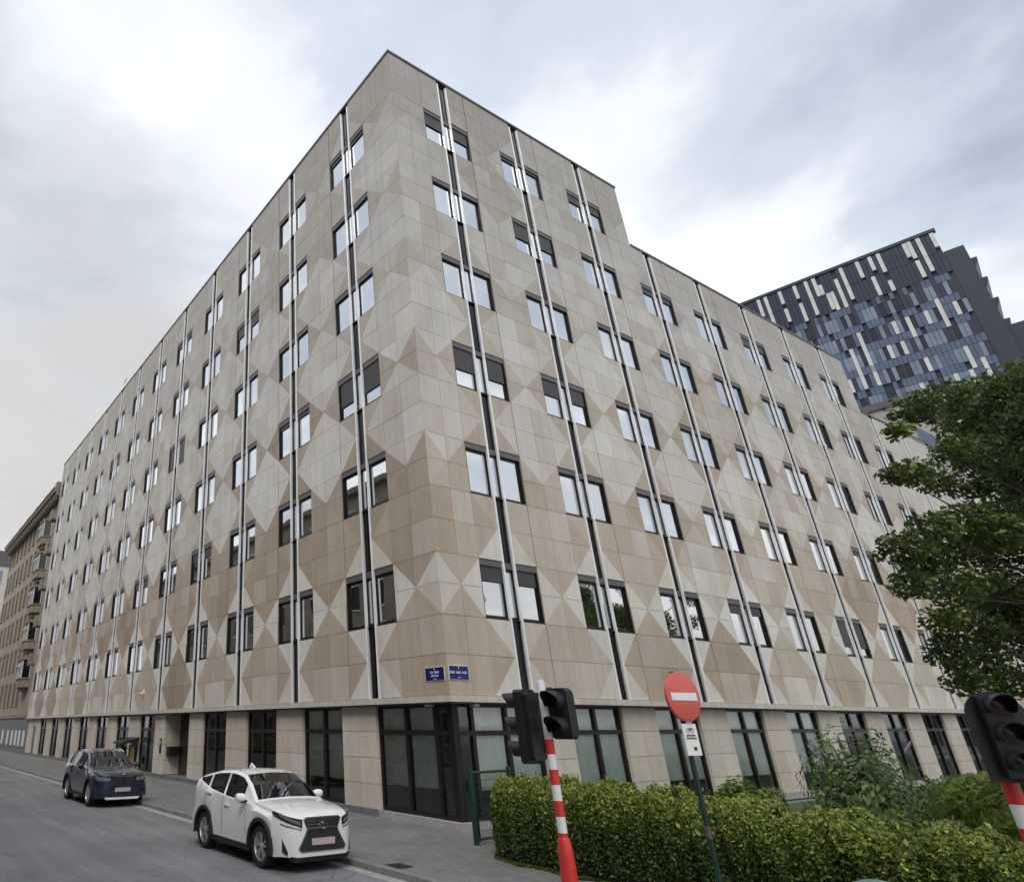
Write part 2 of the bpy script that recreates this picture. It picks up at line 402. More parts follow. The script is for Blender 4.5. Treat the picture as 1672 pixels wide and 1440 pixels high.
# curved kerb round the bulge
bul = [(KX, -4.3), (-5.6, -4.6), (-6.65, -5.25), (-7.05, -6.2), (-7.05, -8.0), (-7.05, -9.6), (-7.05, -11.0), (-6.65, -12.65), (-5.0, -13.5)]
for a, b in zip(bul[:-1], bul[1:]):
    d = Vector((b[0]-a[0], b[1]-a[1], 0)); L = d.length; n = Vector((-d.y, d.x, 0))/L
    r = MB(); pr = lambda t, w, z: (a[0]+d.x*t+n.x*w, a[1]+d.y*t+n.y*w, z)
    vs = [pr(t, w, z) for t in (0.004, 0.996) for w, z in ((-0.02, RZ-0.04), (-0.02, 0.008), (0.14, 0.008), (0.14, RZ-0.04))]
    r.add(vs, [(0, 1, 2, 3), (7, 6, 5, 4), (0, 4, 5, 1), (1, 5, 6, 2), (2, 6, 7, 3), (3, 7, 4, 0)])
    r.obj('kerb_stone', M['kerb'], kr, fixn=True)
mb = MB(); mb.box((0.4, -11.6, -0.02), (60, -0.7, 0.02)); structure('lawn', mb, M['lawn'])
mb = MB(); mb.prism([(-1.5, -2.6), (-2.0, -6.5), (-3.1, -10.6), (-3.2, -11.9), (0.38, -11.6), (0.38, -2.3)][::-1], 2, -0.03, 0.03); structure('flower_bed', mb, M['soil'], fixn=True)

# ------------------------------------------------------------------ office building
BL, BR, OL, OR_, WW = 4.494, 4.397, 1.907, 1.651, 2.476
FH, WHT, ZB6, ZFAS = 3.716, 1.72, 5.10, 3.07
office = thing('office_building', 'six storey corner office block clad in beige and tan stone diamonds with paired silver fins', 'office building')
def FL(p): return (-p[1], p[0], p[2])           # left facade: t along +Y, d outward = -X
def FR(p): return (p[0], -p[1], p[2])           # right facade: t along +X, d outward = -Y
def sill(k): return ZB6 + (6-k)*FH              # window sill of floor k (1 = top)
sides = dict(
    L=dict(F=FL, off=OL, B=BL, nb=12, end=54.62, top=lambda b: 1, flip=False),
    R=dict(F=FR, off=OR_, B=BR, nb=11, end=48.35, top=lambda b: 1 if b < 3 else (2 if b < 8 else 3), flip=True))
XS1, XS2 = OR_+3*BR-0.02, OR_+8*BR-0.02
def rooftop(k): return sill(k)+WHT+2.2

# main volumes (a dark core behind the cladding)
mb = MB()
mb.box((0.30, 0.30, 2.90), (XS1, 54.6, rooftop(1)-0.05)); mb.box((XS1, 0.30, 2.90), (XS2, 14, rooftop(2)-0.05))
mb.box((XS2, 0.30, 2.90), (48.3, 14, rooftop(3)-0.05))
mb.box((1.3, 1.3, 0), (XS1, 54.6, 2.9)); mb.box((XS1, 1.3, 0), (48.3, 14, 2.9))
mb.obj('wall', M['core'], office)
mb = MB()
for a, b in (((-0.04, -0.04), (XS1+0.05, 0.30)), ((-0.04, 0.30), (0.30, 54.66))):
    mb.box((a[0], a[1], rooftop(1)), (b[0], b[1], rooftop(1)+0.11))
mb.box((0.30, 0.30, rooftop(1)-0.05), (XS1+0.02, 54.6, rooftop(1)+0.04))
mb.box((XS1+0.05, -0.04, rooftop(2)), (XS2+0.05, 0.30, rooftop(2)+0.11)); mb.box((XS2+0.05, -0.04, rooftop(3)), (48.4, 0.30, rooftop(3)+0.11))
mb.obj('coping', M['coping'], office)
mb = MB()
mb.box((-0.05, -0.05, 2.90), (48.40, 0.26, ZFAS-0.006)); mb.box((-0.05, 0.26, 2.90), (0.26, 54.66, ZFAS-0.006)); mb.obj('ledge', M['ledge'], office)
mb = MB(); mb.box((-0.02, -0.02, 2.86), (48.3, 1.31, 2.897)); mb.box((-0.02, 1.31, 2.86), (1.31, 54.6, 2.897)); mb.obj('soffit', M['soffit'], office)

# tones of the stone: dark tan, tan, sand, pale, palest
def tone(level, weather):
    T = [(0.268, 0.208, 0.152), (0.374, 0.306, 0.232), (0.438, 0.388, 0.322), (0.540, 0.514, 0.466), (0.595, 0.578, 0.540)]
    i = max(0, min(3.999, level)); a, f = int(i), i-int(i)
    c = [T[a][j]*(1-f)+T[min(a+1, 4)][j]*f for j in range(3)]
    c = [v*1.12 for v in c]; g = sum(c)/3; k_ = 0.95-0.25*weather; c = [v*k_+g*(1-k_) for v in c]
    w = weather                                   # the weathered upper storeys are greyer and flatter
    mid = (0.330, 0.324, 0.305)
    c = [c[j]*(1-w)+(0.48*0.80*c[j]+0.52*mid[j])*w for j in range(3)]
    return c
LV_A = {'L': {1: 1.9, 2: 2.5, 3: 2.9, 4: 3.2, 5: 3.3, 6: 0.8, 7: 1.4}, 'R': {1: 1.9, 2: 2.3, 3: 2.9, 4: 3.0, 5: 2.9, 6: 1.7, 7: 1.7}}
LV_B = {'L': {1: 2.3, 2: 1.7, 3: 1.5, 4: 1.0, 5: 1.2, 6: 3.5}, 'R': {1: 2.4, 2: 2.0, 3: 1.7, 4: 1.5, 5: 1.7, 6: 3.4}}
lvA, lvB = {}, {}
for s in 'LR':
    for b in range(-1, 13):
        for k in range(1, 8):
            lvA[s, b, k] = LV_A[s][k]+random.choice([-0.9, -0.4, -0.2, 0, 0, 0.2, 0.5]); 
            if k < 7: lvB[s, b, k] = LV_B[s][k]+random.choice([-0.5, -0.2, 0, 0, 0.3, 0.9])
def weather(z): return max(0.0, min(1.0, (z-8)/17))
panels = []          # (screen area, vertices, faces, colours)
def proj(P):
    d = np.array(P)-CAM; q = d@fw
    return (CX+FPX*(d@rt)/q, CY-FPX*(d@up)/q, q)
def panel(side, t0, t1, z0, z1, l1, l2=None, diag=0, d0=0.0, thick=0.27, gap=0.0055, jt=None):
    """one cladding slab; l1/l2 the tones of its two triangles, diag 0 = \\ , 1 = / seen from outside in (t, z)"""
    S = sides[side]; F = S['F']
    g = gap; d1 = d0+random.uniform(-0.0025, 0.0025); db = d0-thick
    a, b, c, e = (t0+g, z0+g), (t1-g, z0+g), (t1-g, z1-g), (t0+g, z1-g)
    vs = [F((p[0], d1, p[1])) for p in (a, b, c, e)]+[F((p[0], db, p[1])) for p in (a, b, c, e)]
    j = random.uniform(-0.22, 0.22) if jt is None else jt
    w = weather((z0+z1)/2)
    hue = random.uniform(-0.012, 0.012)
    def C(l):
        c_ = tone(l+j+(random.uniform(-0.3, 0.3) if jt is None and l2 is not None else 0), w); k_ = 1+random.uniform(-0.025, 0.025)
        return (c_[0]*k_*(1+hue), c_[1]*k_, c_[2]*k_*(1-hue))
    if l2 is None: fs = [(0, 1, 2), (0, 2, 3)]; c0 = C(l1); cs = [c0, c0]
    elif diag == 0: fs = [(0, 1, 3), (1, 2, 3)]; cs = [C(l1), C(l2)]     # lower-left, upper-right
    else: fs = [(0, 1, 2), (0, 2, 3)]; cs = [C(l1), C(l2)]               # lower-right, upper-left
    sd_ = [(0, 4, 5, 1), (1, 5, 6, 2), (2, 6, 7, 3), (3, 7, 4, 0)]
    fs = fs+sd_; cs = cs+[cs[0]]*4
    if not S['flip']: pass
    fs = [f[::-1] for f in fs] if S['flip'] else fs
    pp = [proj(v) for v in vs[:4]]
    area = 0 if min(p[2] for p in pp) < 0.5 else abs(sum(pp[i][0]*pp[(i+1) % 4][1]-pp[(i+1) % 4][0]*pp[i][1] for i in range(4)))/2
    cxm = sum(p[0] for p in pp)/4; cym = sum(p[1] for p in pp)/4
    if not (-20 < cxm < 1690 and -20 < cym < 1460): area *= 0.01
    panels.append((area, vs, fs, cs, side))

HALF = 0.962
for s in 'LR':
    S = sides[s]
    for b in range(-1, S['nb']):
        w0 = S['off']+b*S['B']; w1 = w0+WW; n0 = w0+S['B']
        ktop = S['top'](b) if b >= 0 else 1
        # mid columns lie between this bay's window and the next one; b = -1 gives the corner columns
        m0, m1 = w1+0.035, n0
        if b == -1: m0 = 0.006
        last = (b == S['nb']-1)
        if last: m1 = S['end']
        mm = (m0+m1)/2
        kt2 = ktop
        if s == 'R' and b in (2, 7): kt2 = ktop
        for k in range(kt2, 7):
            zs = sill(k); zr = [zs, zs+WHT/2, zs+WHT, zs+WHT+(FH-WHT)/2, zs+FH]
            Bl, Br = lvB.get((s, b, k)), lvB.get((s, b+1, k))
            if b == -1: Bl = lvB[s, 0, k] + random.uniform(-.4, .4)
            if last: Br = Bl
            At, Ab = lvA[s, b, k], lvA[s, b, k+1]
            if m1-m0 < 0.9:                                   # the short end column
                for r in range(2): panel(s, m0, m1, zr[r], zr[r+1], Ab if r == 0 else At)
            else:
                # X centred in the window band
                panel(s, m0, mm, zr[0], zr[1], Ab, Bl, 1); panel(s, mm, m1, zr[0], zr[1], Ab, Br, 0)
                panel(s, m0, mm, zr[1], zr[2], Bl, At, 0); panel(s, mm, m1, zr[1], zr[2], Br, At, 1)
            # spandrel above floor k: full A diamond
            if k > kt2:
                for r in (2, 3):
                    if m1-m0 < 0.9: panel(s, m0, m1, zr[r], zr[r+1], At)
                    else:
                        l = At+random.choice([0, 0, 0.3, 0.9, -0.5]); panel(s, m0, mm, zr[r], zr[r+1], l); panel(s, mm, m1, zr[r], zr[r+1], At+random.choice([0, 0.3, 0.7, -0.5]))
            else:
                for r in (0, 1):
                    za = zs+WHT+1.1*r
                    panel(s, m0, mm, za, za+1.1, At, None, 0, jt=0); panel(s, mm, m1, za, za+1.1, At, None, 0, jt=0)
        z0, z2 = ZFAS, ZB6; zm = (z0+z2)/2
        A7 = lvA[s, b, 7]
        for (za, zb_, l) in ((zm, z2, lvA[s, b, 7]), (z0, zm, lvA[s, b, 7]+random.choice([-0.4, 0.2, 0.9]))):
            if m1-m0 < 0.9: panel(s, m0, m1, za, zb_, l)
            else: panel(s, m0, mm, za, zb_, l); panel(s, mm, m1, za, zb_, l+random.uniform(-.2, .2))
        if b < 0: continue
        # half columns either side of the slot
        for k in range(ktop, 8):
            if k == ktop: rows = (sill(k)+WHT, 1.1, 1.1)
            elif k == 7: rows = (ZFAS, (ZB6-ZFAS)/2, (ZB6-ZFAS)/2)
            else: rows = (sill(k)+WHT, (FH-WHT)/2, (FH-WHT)/2)
            za = rows[0]; zb_ = za+rows[1]; zc_ = zb_+rows[2]
            Al, Ar = (lvA[s, b-1, k], lvA[s, b, k]); 
            Blow = lvB.get((s, b, k), 3.1); Bup = lvB.get((s, b, k-1), 2.4)
            h0, h1 = w0+HALF, w1-HALF
            if k == ktop:
                panel(s, w0, h0, za, zb_, Blow, Al, 1); panel(s, h1, w1, za, zb_, Blow, Ar, 0)
                panel(s, w0, h0, zb_, zc_, Al, None, jt=0); panel(s, h1, w1, zb_, zc_, Ar, None, jt=0)
            else:
                panel(s, w0, h0, za, zb_, Blow, Al, 1)
                panel(s, h1, w1, za, zb_, Blow, Ar, 0)
                panel(s, w0, h0, zb_, zc_, Al, Bup, 0); panel(s, h1, w1, zb_, zc_, Ar, Bup, 1)

# windows, slots and fins
def window_mesh(side, t0, z0):
    F = sides[side]['F']; q = MB(); t1, z1 = t0+WW, z0+WHT
    X = lambda v: F(v)
    f = 0.075
    q.box((t0+0.004, -0.014, z0+0.004), (t0+0.03, -0.24, z1-0.19), X=X); q.box((t1-0.03, -0.014, z0+0.004), (t1-0.004, -0.24, z1-0.19), X=X)
    q.box((t0+0.03, -0.088, z0+0.03), (t0+f, -0.24, z1-0.19), X=X); q.box((t1-f, -0.088, z0+0.03), (t1-0.03, -0.24, z1-0.19), X=X); q.box((t0+0.03, -0.014, z0+0.004), (t1-0.03, -0.086, z0+0.03), X=X)
    q.box((t0+f, -0.088, z0+0.004), (t1-f, -0.24, z0+f), X=X); q.box((t0+f, -0.088, z1-0.24), (t1-f, -0.24, z1-0.19), X=X)
    c = (t0+t1)/2
    for sg in (-1, 1): q.box((c+sg*0.235-0.028, -0.088, z0+f), (c+sg*0.235+0.028, -0.235, z1-0.24), X=X)
    for a, b in ((t0+f, c-0.263), (c+0.263, t1-f)):       # casement rails
        e = 0.045
        q.box((a, -0.096, z0+f), (a+e, -0.13, z1-0.24), X=X); q.box((b-e, -0.096, z0+f), (b, -0.13, z1-0.24), X=X)
        q.box((a+e, -0.096, z0+f), (b-e, -0.13, z0+f+e), X=X); q.box((a+e, -0.096, z1-0.24-e), (b-e, -0.13, z1-0.24), X=X)
    return q
SHUT = {('L', 0, 4): 0.66, ('R', 0, 1): 0.42, ('R', 1, 2): 0.52, ('R', 0, 4): 0.55, ('R', 1, 4): 0.42, ('L', 2, 2): 0.4, ('L', 4, 3): 0.95,
        ('R', 1, 1): 0.1, ('L', 1, 4): 0.12, ('R', 3, 6): 0.22, ('R', 5, 6): 0.75, ('L', 7, 2): 0.5}
def rel(mesh_builder, name, mats, parent, side, t, z, **k):
    """a part modelled at t = z = 0, moved to its bay"""
    o = mesh_builder if isinstance(mesh_builder, bpy.types.Mesh) else mesh_builder.mesh(name, mats)
    ob = link(name, o, parent); ob.location = sides[side]['F']((t, 0, z)); return ob
for s in 'LR':
    F = sides[s]['F']; X = F; S = sides[s]
    me_w = window_mesh(s, 0, 0).mesh('window', M['frame'])
    c = WW/2; f = 0.12
    def pane_me(a, b): return MB().add([X((a, -0.105, 0.12)), X((b, -0.105, 0.12)), X((b, -0.105, WHT-0.285)), X((a, -0.105, WHT-0.285)),
                                      X((a, -0.113, 0.12)), X((b, -0.113, 0.12)), X((b, -0.113, WHT-0.285)), X((a, -0.113, WHT-0.285))],
                                     [f_[::-1] if s == 'L' else f_ for f_ in ((0, 1, 2, 3), (0, 4, 5, 1), (1, 5, 6, 2), (2, 6, 7, 3), (3, 7, 4, 0))]).mesh('pane', M['glass'])
    me_p = [pane_me(f, c-0.308), pane_me(c-0.207, c+0.207), pane_me(c+0.308, WW-f)]
    me_h = [MB().box((0.004, -0.022, WHT-0.19), (c-0.31, -0.24, WHT-0.006), X=X).mesh('blind_box', M['head']), MB().box((c+0.31, -0.022, WHT-0.19), (WW-0.004, -0.24, WHT-0.006), X=X).mesh('blind_box', M['head']), MB().box((c-0.308, -0.066, WHT-0.19), (c+0.308, -0.24, WHT-0.006), X=X).mesh('blind_box', M['head'])]
    def cur_me(a, b, wav):
        n = 14; vs, fs = [], []
        for i in range(n+1):
            t = a+(b-a)*i/n; d = -0.262+(0.012 if i % 2 else -0.012)*wav
            vs += [X((t, d, 0.12)), X((t, d, WHT-0.28))]
        for i in range(n): fs.append((2*i, 2*i+2, 2*i+3, 2*i+1))
        return MB().add(vs, fs).mesh('curtain', M['net'])
    me_c = [cur_me(f, c-0.2, 1), cur_me(c+0.2, WW-f, 1), cur_me(f, f+0.35, 1), cur_me(WW-f-0.35, WW-f, 1)]
    fin_cache, strip_cache = {}, {}
    for b in range(S['nb']):
        w0 = S['off']+b*S['B']; kt = S['top'](b)
        for k in range(kt, 7):
            w = rel(me_w, 'window', None, office, s, w0, sill(k))
            for m_ in me_p: link('pane', m_, w)
            for m_ in me_h: link('blind_box', m_, w)
            r = random.random()
            if s == 'L' and r < 0.42 or s == 'R' and r < 0.3:
                for q in random.choice([(0,), (1,), (0, 1), (2,), (3,), (2, 3)]): link('curtain', me_c[q], w)
            sh = SHUT.get((s, b, k), 0 if random.random() < 0.86 else random.choice([0.12, 0.2, 0.3]))
            if sh:
                hz = (WHT-0.24)*sh
                for ta, tb_ in ((0.08, c-0.30), (c+0.30, WW-0.08)): link('roller_shutter', MB().box((ta, -0.060, WHT-0.2-hz), (tb_, -0.075, WHT-0.2), X=X).mesh('roller_shutter', M['shutter']), w)
        ztop = rooftop(kt)-0.16
        key = kt
        if key not in fin_cache:
            ms = []
            for sg in (-1, 1):
                q = MB(); cx_ = c+sg*0.236
                pr = [(cx_-0.036, -0.05), (cx_-0.036, 0.020), (cx_-0.018, 0.020), (cx_-0.018, 0.008), (cx_+0.018, 0.008), (cx_+0.018, 0.020), (cx_+0.036, 0.020), (cx_+0.036, -0.05)]
                q.prism(pr, 2, ZFAS-0.10, ztop, X=X); ms.append(q.mesh('metal_fin', M['alu'], fixn=True))
            fin_cache[key] = ms
        for m_ in fin_cache[key]: rel(m_, 'metal_fin', None, office, s, w0, 0)
        for k in range(kt, 8):
            z0_ = sill(k)+WHT if k < 7 else ZFAS
            z1_ = (sill(k)+FH if k > kt else rooftop(kt)-0.2) if k < 7 else ZB6
            hgt = round(z1_-z0_, 3)
            if hgt not in strip_cache:
                strip_cache[hgt] = MB().box((c-0.198, -0.09, 0.003), (c+0.198, -0.2, hgt-0.003), X=X).mesh('glass_strip', M['slotglass'])
            rel(strip_cache[hgt], 'glass_strip', None, office, s, w0, z0_)

# ground floor: pilasters clad in slabs, shopfronts between
GD = -0.20
rowz = [0.17, 0.80, 1.48, 2.18, 2.86]
def pilaster(s, t0, t1, cols=2):
    for i in range(cols):
        for r in range(4):
            panel(s, t0+(t1-t0)*i/cols, t0+(t1-t0)*(i+1)/cols, rowz[r], rowz[r+1], 2.35+random.uniform(-.15, .15), d0=GD, thick=0.4)
def shopfront(s, t0, t1, mull, curtain=True, low=0.82, tr=2.16, deep=0.55, name='shop_window', c0=None):
    F = sides[s]['F']; X = F; q = MB(); z0, z1 = 0.17, 2.858; a, b = -0.30, -0.42; e = 0.08
    q.box((t0+0.004, a, z0), (t0+e, b, z1), X=X); q.box((t1-e, a, z0), (t1-0.004, b, z1), X=X)
    q.box((t0+e, a, z0), (t1-e, b, z0+0.09), X=X); q.box((t0+e, a, z1-0.07), (t1-e, b, z1), X=X)
    q.box((t0+e, a+0.004, tr-0.06), (t1-e, b, tr+0.06), X=X)
    for m_ in mull: q.box((m_-0.055, a+0.008, z0+0.09), (m_+0.055, b, tr-0.06), X=X); q.box((m_-0.055, a+0.008, tr+0.06), (m_+0.055, b, z1-0.07), X=X)
    w = q.obj(name, M['brown'], office)
    ed = [t0+e]+[v for m_ in mull for v in (m_-0.055, m_+0.055)]+[t1-e]
    for i in range(0, len(ed), 2):
        for za, zb_ in ((z0+0.09, tr-0.06), (tr+0.06, z1-0.07)):
            MB().add([X((ed[i], -0.355, za)), X((ed[i+1], -0.355, za)), X((ed[i+1], -0.355, zb_)), X((ed[i], -0.355, zb_))], [(3, 2, 1, 0) if s == 'L' else (0, 1, 2, 3)]).obj('pane', M['shopglass'], w)
    if curtain:
        ta = t0 if c0 is None else c0
        n = int((t1-ta)/0.07); vs, fs = [], []
        for i in range(n+1):
            t = ta+0.05+(t1-ta-0.1)*i/n; d = -0.435+(0.018 if i % 2 else -0.018)
            vs += [X((t, d, low)), X((t, d, z1-0.03))]
        for i in range(n): fs.append((2*i, 2*i+2, 2*i+3, 2*i+1))
        MB().add(vs, fs).obj('curtain', M['curtain'], w)
        MB().box((t0+0.09, -0.385, z0+0.05), (t1-0.09, -0.41, low), X=X).obj('low_panel', M['lowpanel'], w)
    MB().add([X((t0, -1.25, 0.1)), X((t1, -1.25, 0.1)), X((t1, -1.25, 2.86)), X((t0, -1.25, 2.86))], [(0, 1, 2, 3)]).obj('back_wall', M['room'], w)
    return w
# left side
shopfront('L', 0.43, 3.42, [0.98, 2.18], c0=1.0)
gl = []
for i in range(11): gl.append((5.14+4.2*i, 7.52+4.2*i))
pilaster('L', 3.42, 5.14)
for i, (a, b) in enumerate(gl):
    if i != 3: shopfront('L', a, b, [(a+b)/2], curtain=(i not in (1, 2) and i < 5))
    n_ = gl[i+1][0] if i+1 < len(gl) else None
    if n_:
        if i == 2: pilaster('L', b, n_-0.29)
        elif i == 3: pilaster('L', 20.49, n_)
        else: pilaster('L', b, n_)
pilaster('L', 49.52, 51.2, 1); pilaster('L', 52.4, 54.6, 2)
# recessed entrance with a bronze door
q = MB(); X = FL
q.box((17.46, -1.02, 0.16), (20.47, -1.06, 2.85), X=X); ent = q.obj('entrance', M['door'], office)
q = MB(); q.box((17.6, -0.98, 0.18), (18.85, -1.015, 2.2), X=X); d_ = q.obj('door', M['brown'], ent)
MB().box((17.78, -0.972, 0.4), (18.66, -0.978, 2.05), X=X).obj('pane', M['shopglass'], d_)
MB().box((18.74, -0.93, 0.9), (18.77, -0.978, 1.4), X=X).obj('handle', M['alu'], d_)
MB().box((17.30, -0.2, 0.0), (20.6, -1.1, 0.155), X=X).obj('step', M['blue_stone'], office)
for z0_, z1_ in zip(rowz[:-1], rowz[1:]):
    v = []
    panels.append((60, [FL((20.485, -0.215, z0_+.006)), FL((20.485, -1.03, z0_+.006)), FL((20.485, -1.03, z1_-.006)), FL((20.485, -0.215, z1_-.006)),
                        FL((20.60, -0.215, z0_+.006)), FL((20.60, -1.03, z0_+.006)), FL((20.60, -1.03, z1_-.006)), FL((20.60, -0.215, z1_-.006))],
                   [(3, 2, 1, 0), (0, 1, 5, 4), (1, 2, 6, 5), (2, 3, 7, 6), (3, 0, 4, 7)], [tone(2.2, 0)]*5, 'L'))
# narrow service door at the far end
MB().box((51.25, -0.30, 0.16), (52.35, -0.36, 2.3), X=FL).obj('door', M['door'], office)
MB().box((51.21, -0.22, 2.3), (52.39, -0.6, 2.857), X=FL).obj('lintel', M['ledge'], office)
# right side
shopfront('R', 0.43, 3.60, [1.0, 2.28], c0=1.0)
gr = [(4.85+4.15*i, 7.27+4.15*i) for i in range(10)]
pilaster('R', 3.60, 4.85)
for i, (a, b) in enumerate(gr):
    shopfront('R', a, b, [(a+b)/2], curtain=i < 4, low=0.75)
    if i+1 < len(gr): pilaster('R', b, gr[i+1][0])
pilaster('R', gr[-1][1], 48.3, 2)
# corner post of the glazing
MB().box((0.30, 0.30, 0.17), (0.42, 0.42, 2.855)).obj('corner_post', M['brown'], office)
# plinth
MB().box((0.13, 0.13, -0.02), (48.3, 0.42, 0.168)).obj('plinth', M['granite'], office)
MB().box((0.13, 0.42, -0.02), (0.42, 3.4, 0.168)).obj('plinth', M['granite'], office)
MB().box((0.15, 3.4, -0.02), (0.42, 17.3, 0.168)).box((0.15, 20.6, -0.02), (0.42, 54.6, 0.169)).obj('plinth', M['blue_stone'], office)
# little lamps under the corner soffit
for x, y_ in ((0.12, 0.95), (0.95, 0.12)):
    MB().box((x-0.09, y_-0.09, 2.80), (x+0.09, y_+0.09, 2.862)).obj('soffit_lamp', M['ledge'], office)

panels.sort(key=lambda p: -p[0])
for i, (ar, vs, fs, cs, s) in enumerate(panels[:300]):
    MB_ = MB(); 
    for f_, c_ in zip(fs, cs): MB_.f.append(f_); MB_.m.append(0); MB_.c.append(c_)
    MB_.v = vs; MB_.obj('stone_panel', M['stone'], office)
rest = MB()
for ar, vs, fs, cs, s in panels[300:]:
    o_ = len(rest.v); rest.v += vs
    for f_, c_ in zip(fs, cs): rest.f.append(tuple(i+o_ for i in f_)); rest.m.append(0); rest.c.append(c_)
rest.obj('stone_cladding', M['stone'], office, kind='stuff')
print('panels', len(panels))

# ------------------------------------------------------------------ neighbours on the left street
apt = thing('apartment_building', 'old brown apartment house with stacked bay windows and heavy cornice beyond the office block', 'apartment building', (0.15, 54.75, 0))
AW, AD, AH = 30.0, 12.0, 24.6
def aX(p): return (p[1], p[0], p[2])              # local: (along street, inwards, up)
MB().box((0, 0.25, 0), (AW, AD, AH), X=aX).obj('wall', M['aptwall'], apt, fixn=True)
MB().box((0.02, 0.02, 0), (AW, 0.245, 3.0), X=aX).obj('plinth', M['aptdark'], apt, fixn=True)
MB().box((0, -0.06, 3.0), (AW, 0.245, 3.3), X=aX).obj('string_course', M['apttrim'], apt, fixn=True)
q = MB(); q.box((-0.0, -0.75, AH), (AW, 0.4, AH+0.35), X=aX).box((0, -0.5, AH-0.35), (AW, 0.245, AH-0.003), X=aX).box((0, -0.85, AH+0.353), (AW, 0.4, AH+0.5), X=aX)
for i in range(48): q.box((0.2+i*0.62, -0.45, AH-0.62), (0.42+i*0.62, 0.244, AH-0.352), X=aX)
q.obj('cornice', M['apttrim'], apt, fixn=True)
q = MB(); q.add([aX(v) for v in ((0, 0.1, AH+0.5), (AW, 0.1, AH+0.5), (AW, 2.2, AH+2.6), (0, 2.2, AH+2.6), (0, AD, AH+2.6), (AW, AD, AH+2.6), (0, AD, AH), (AW, AD, AH))],
      [(0, 1, 2, 3), (3, 2, 5, 4), (4, 5, 7, 6), (0, 3, 4, 6), (1, 7, 5, 2)]); q.obj('roof', M['slate'], apt, fixn=True)
for t in (2.4, 7.6, 12.6, 18, 23.4):
    d_ = MB().box((t, -0.1, AH+0.5), (t+1.5, 1.6, AH+2.0), X=aX).obj('dormer', M['apttrim'], apt, fixn=True)
    MB().box((t+0.25, -0.13, AH+0.75), (t+1.25, -0.105, AH+1.8), X=aX).obj('pane', M['blackglass'], d_, fixn=True)
for t in (1.0, 10.2, 16.0, 27):
    MB().box((t, 2.0, AH+1.5), (t+1.0, 3.2, AH+4.0), X=aX).obj('chimney', M['aptwall'], apt, fixn=True)
AF = 3.55
def apt_window(t, z, w, h, bal=False):
    f_ = MB(); f_.box((t-0.12, 0.12, z-0.14), (t+w+0.12, 0.247, z), X=aX); f_.box((t-0.12, 0.16, z+h), (t+w+0.12, 0.247, z+h+0.2), X=aX)
    f_.box((t-0.12, 0.18, z), (t, 0.247, z+h), X=aX); f_.box((t+w, 0.18, z), (t+w+0.12, 0.247, z+h), X=aX)
    o = f_.obj('window', M['apttrim'], apt, fixn=True)
    MB().box((t, 0.235, z), (t+w, 0.249, z+h), X=aX).obj('pane', M['blackglass'], o, fixn=True)
    fr = MB(); fr.box((t, 0.215, z), (t+0.07, 0.234, z+h), X=aX).box((t+w-0.07, 0.215, z), (t+w, 0.234, z+h), X=aX).box((t+w/2-0.04, 0.214, z), (t+w/2+0.04, 0.234, z+h), X=aX)
    fr.box((t+0.07, 0.216, z+h*0.72), (t+w-0.07, 0.234, z+h*0.72+0.07), X=aX)
    fr.obj('frame', M['apttrim'], o, fixn=True)
    if bal:
        b_ = MB(); b_.box((t-0.35, -0.55, z-0.3), (t+w+0.35, 0.247, z-0.15), X=aX).box((t-0.35, -0.55, z-0.15), (t+w+0.35, -0.43, z+0.75), X=aX)
        b_.obj('balcony', M['apttrim'], o, fixn=True)
for fl in range(6):
    z = 4.3+fl*AF
    for t in (0.55, 8.0, 10.4, 13.0, 15.5, 18.2, 20.7, 23.4, 26.0, 28.4):
        apt_window(t, z, 0.95 if t != 0.55 else 0.7, 2.1, bal=(t == 0.55 and fl > 0))
    if fl == 5: continue
    for t in (3.4,):
        zb_ = 3.95+fl*AF+1.8
        pr = [(t, 0.24), (t+0.45, -0.58), (t+2.65, -0.58), (t+3.1, 0.24)]
        o = MB().prism([p for p in pr], 2, zb_, zb_+0.75, X=aX).obj('bay_window', M['apttrim'], apt, fixn=True)
        MB().prism([(t-0.08, 0.24), (t+0.4, -0.66), (t+2.7, -0.66), (t+3.18, 0.24)], 2, zb_+0.753, zb_+0.87, X=aX).obj('sill', M['apttrim'], o, fixn=True)
        MB().prism([(t-0.08, 0.24), (t+0.4, -0.66), (t+2.7, -0.66), (t+3.18, 0.24)], 2, zb_+2.55, zb_+2.75, X=aX).obj('lintel', M['apttrim'], o, fixn=True)
        MB().prism([(t+0.05, 0.24), (t+0.48, -0.53), (t+2.62, -0.53), (t+3.05, 0.24)], 2, zb_+0.873, zb_+2.547, X=aX).obj('pane', M['blackglass'], o, fixn=True)
        fr = MB()
        for (a, b) in ((t+0.45, -0.58), (t+1.2, -0.58), (t+1.9, -0.58), (t+2.58, -0.58), (t+0.05, 0.12), (t+2.95, 0.12)): fr.box((a, b, zb_+0.873), (a+0.09, b+0.09, zb_+2.546), X=aX)
        fr.box((t+0.54, -0.745, zb_+2.0), (t+2.58, -0.70, zb_+2.08), X=aX)
        fr.obj('frame', M['oldwhite'], o, fixn=True)
        MB().prism([(t+0.5, 0.24), (t+0.8, -0.35), (t+2.3, -0.35), (t+2.6, 0.24)], 2, zb_-0.35, zb_-0.004, X=aX).obj('corbel', M['apttrim'], o, fixn=True)
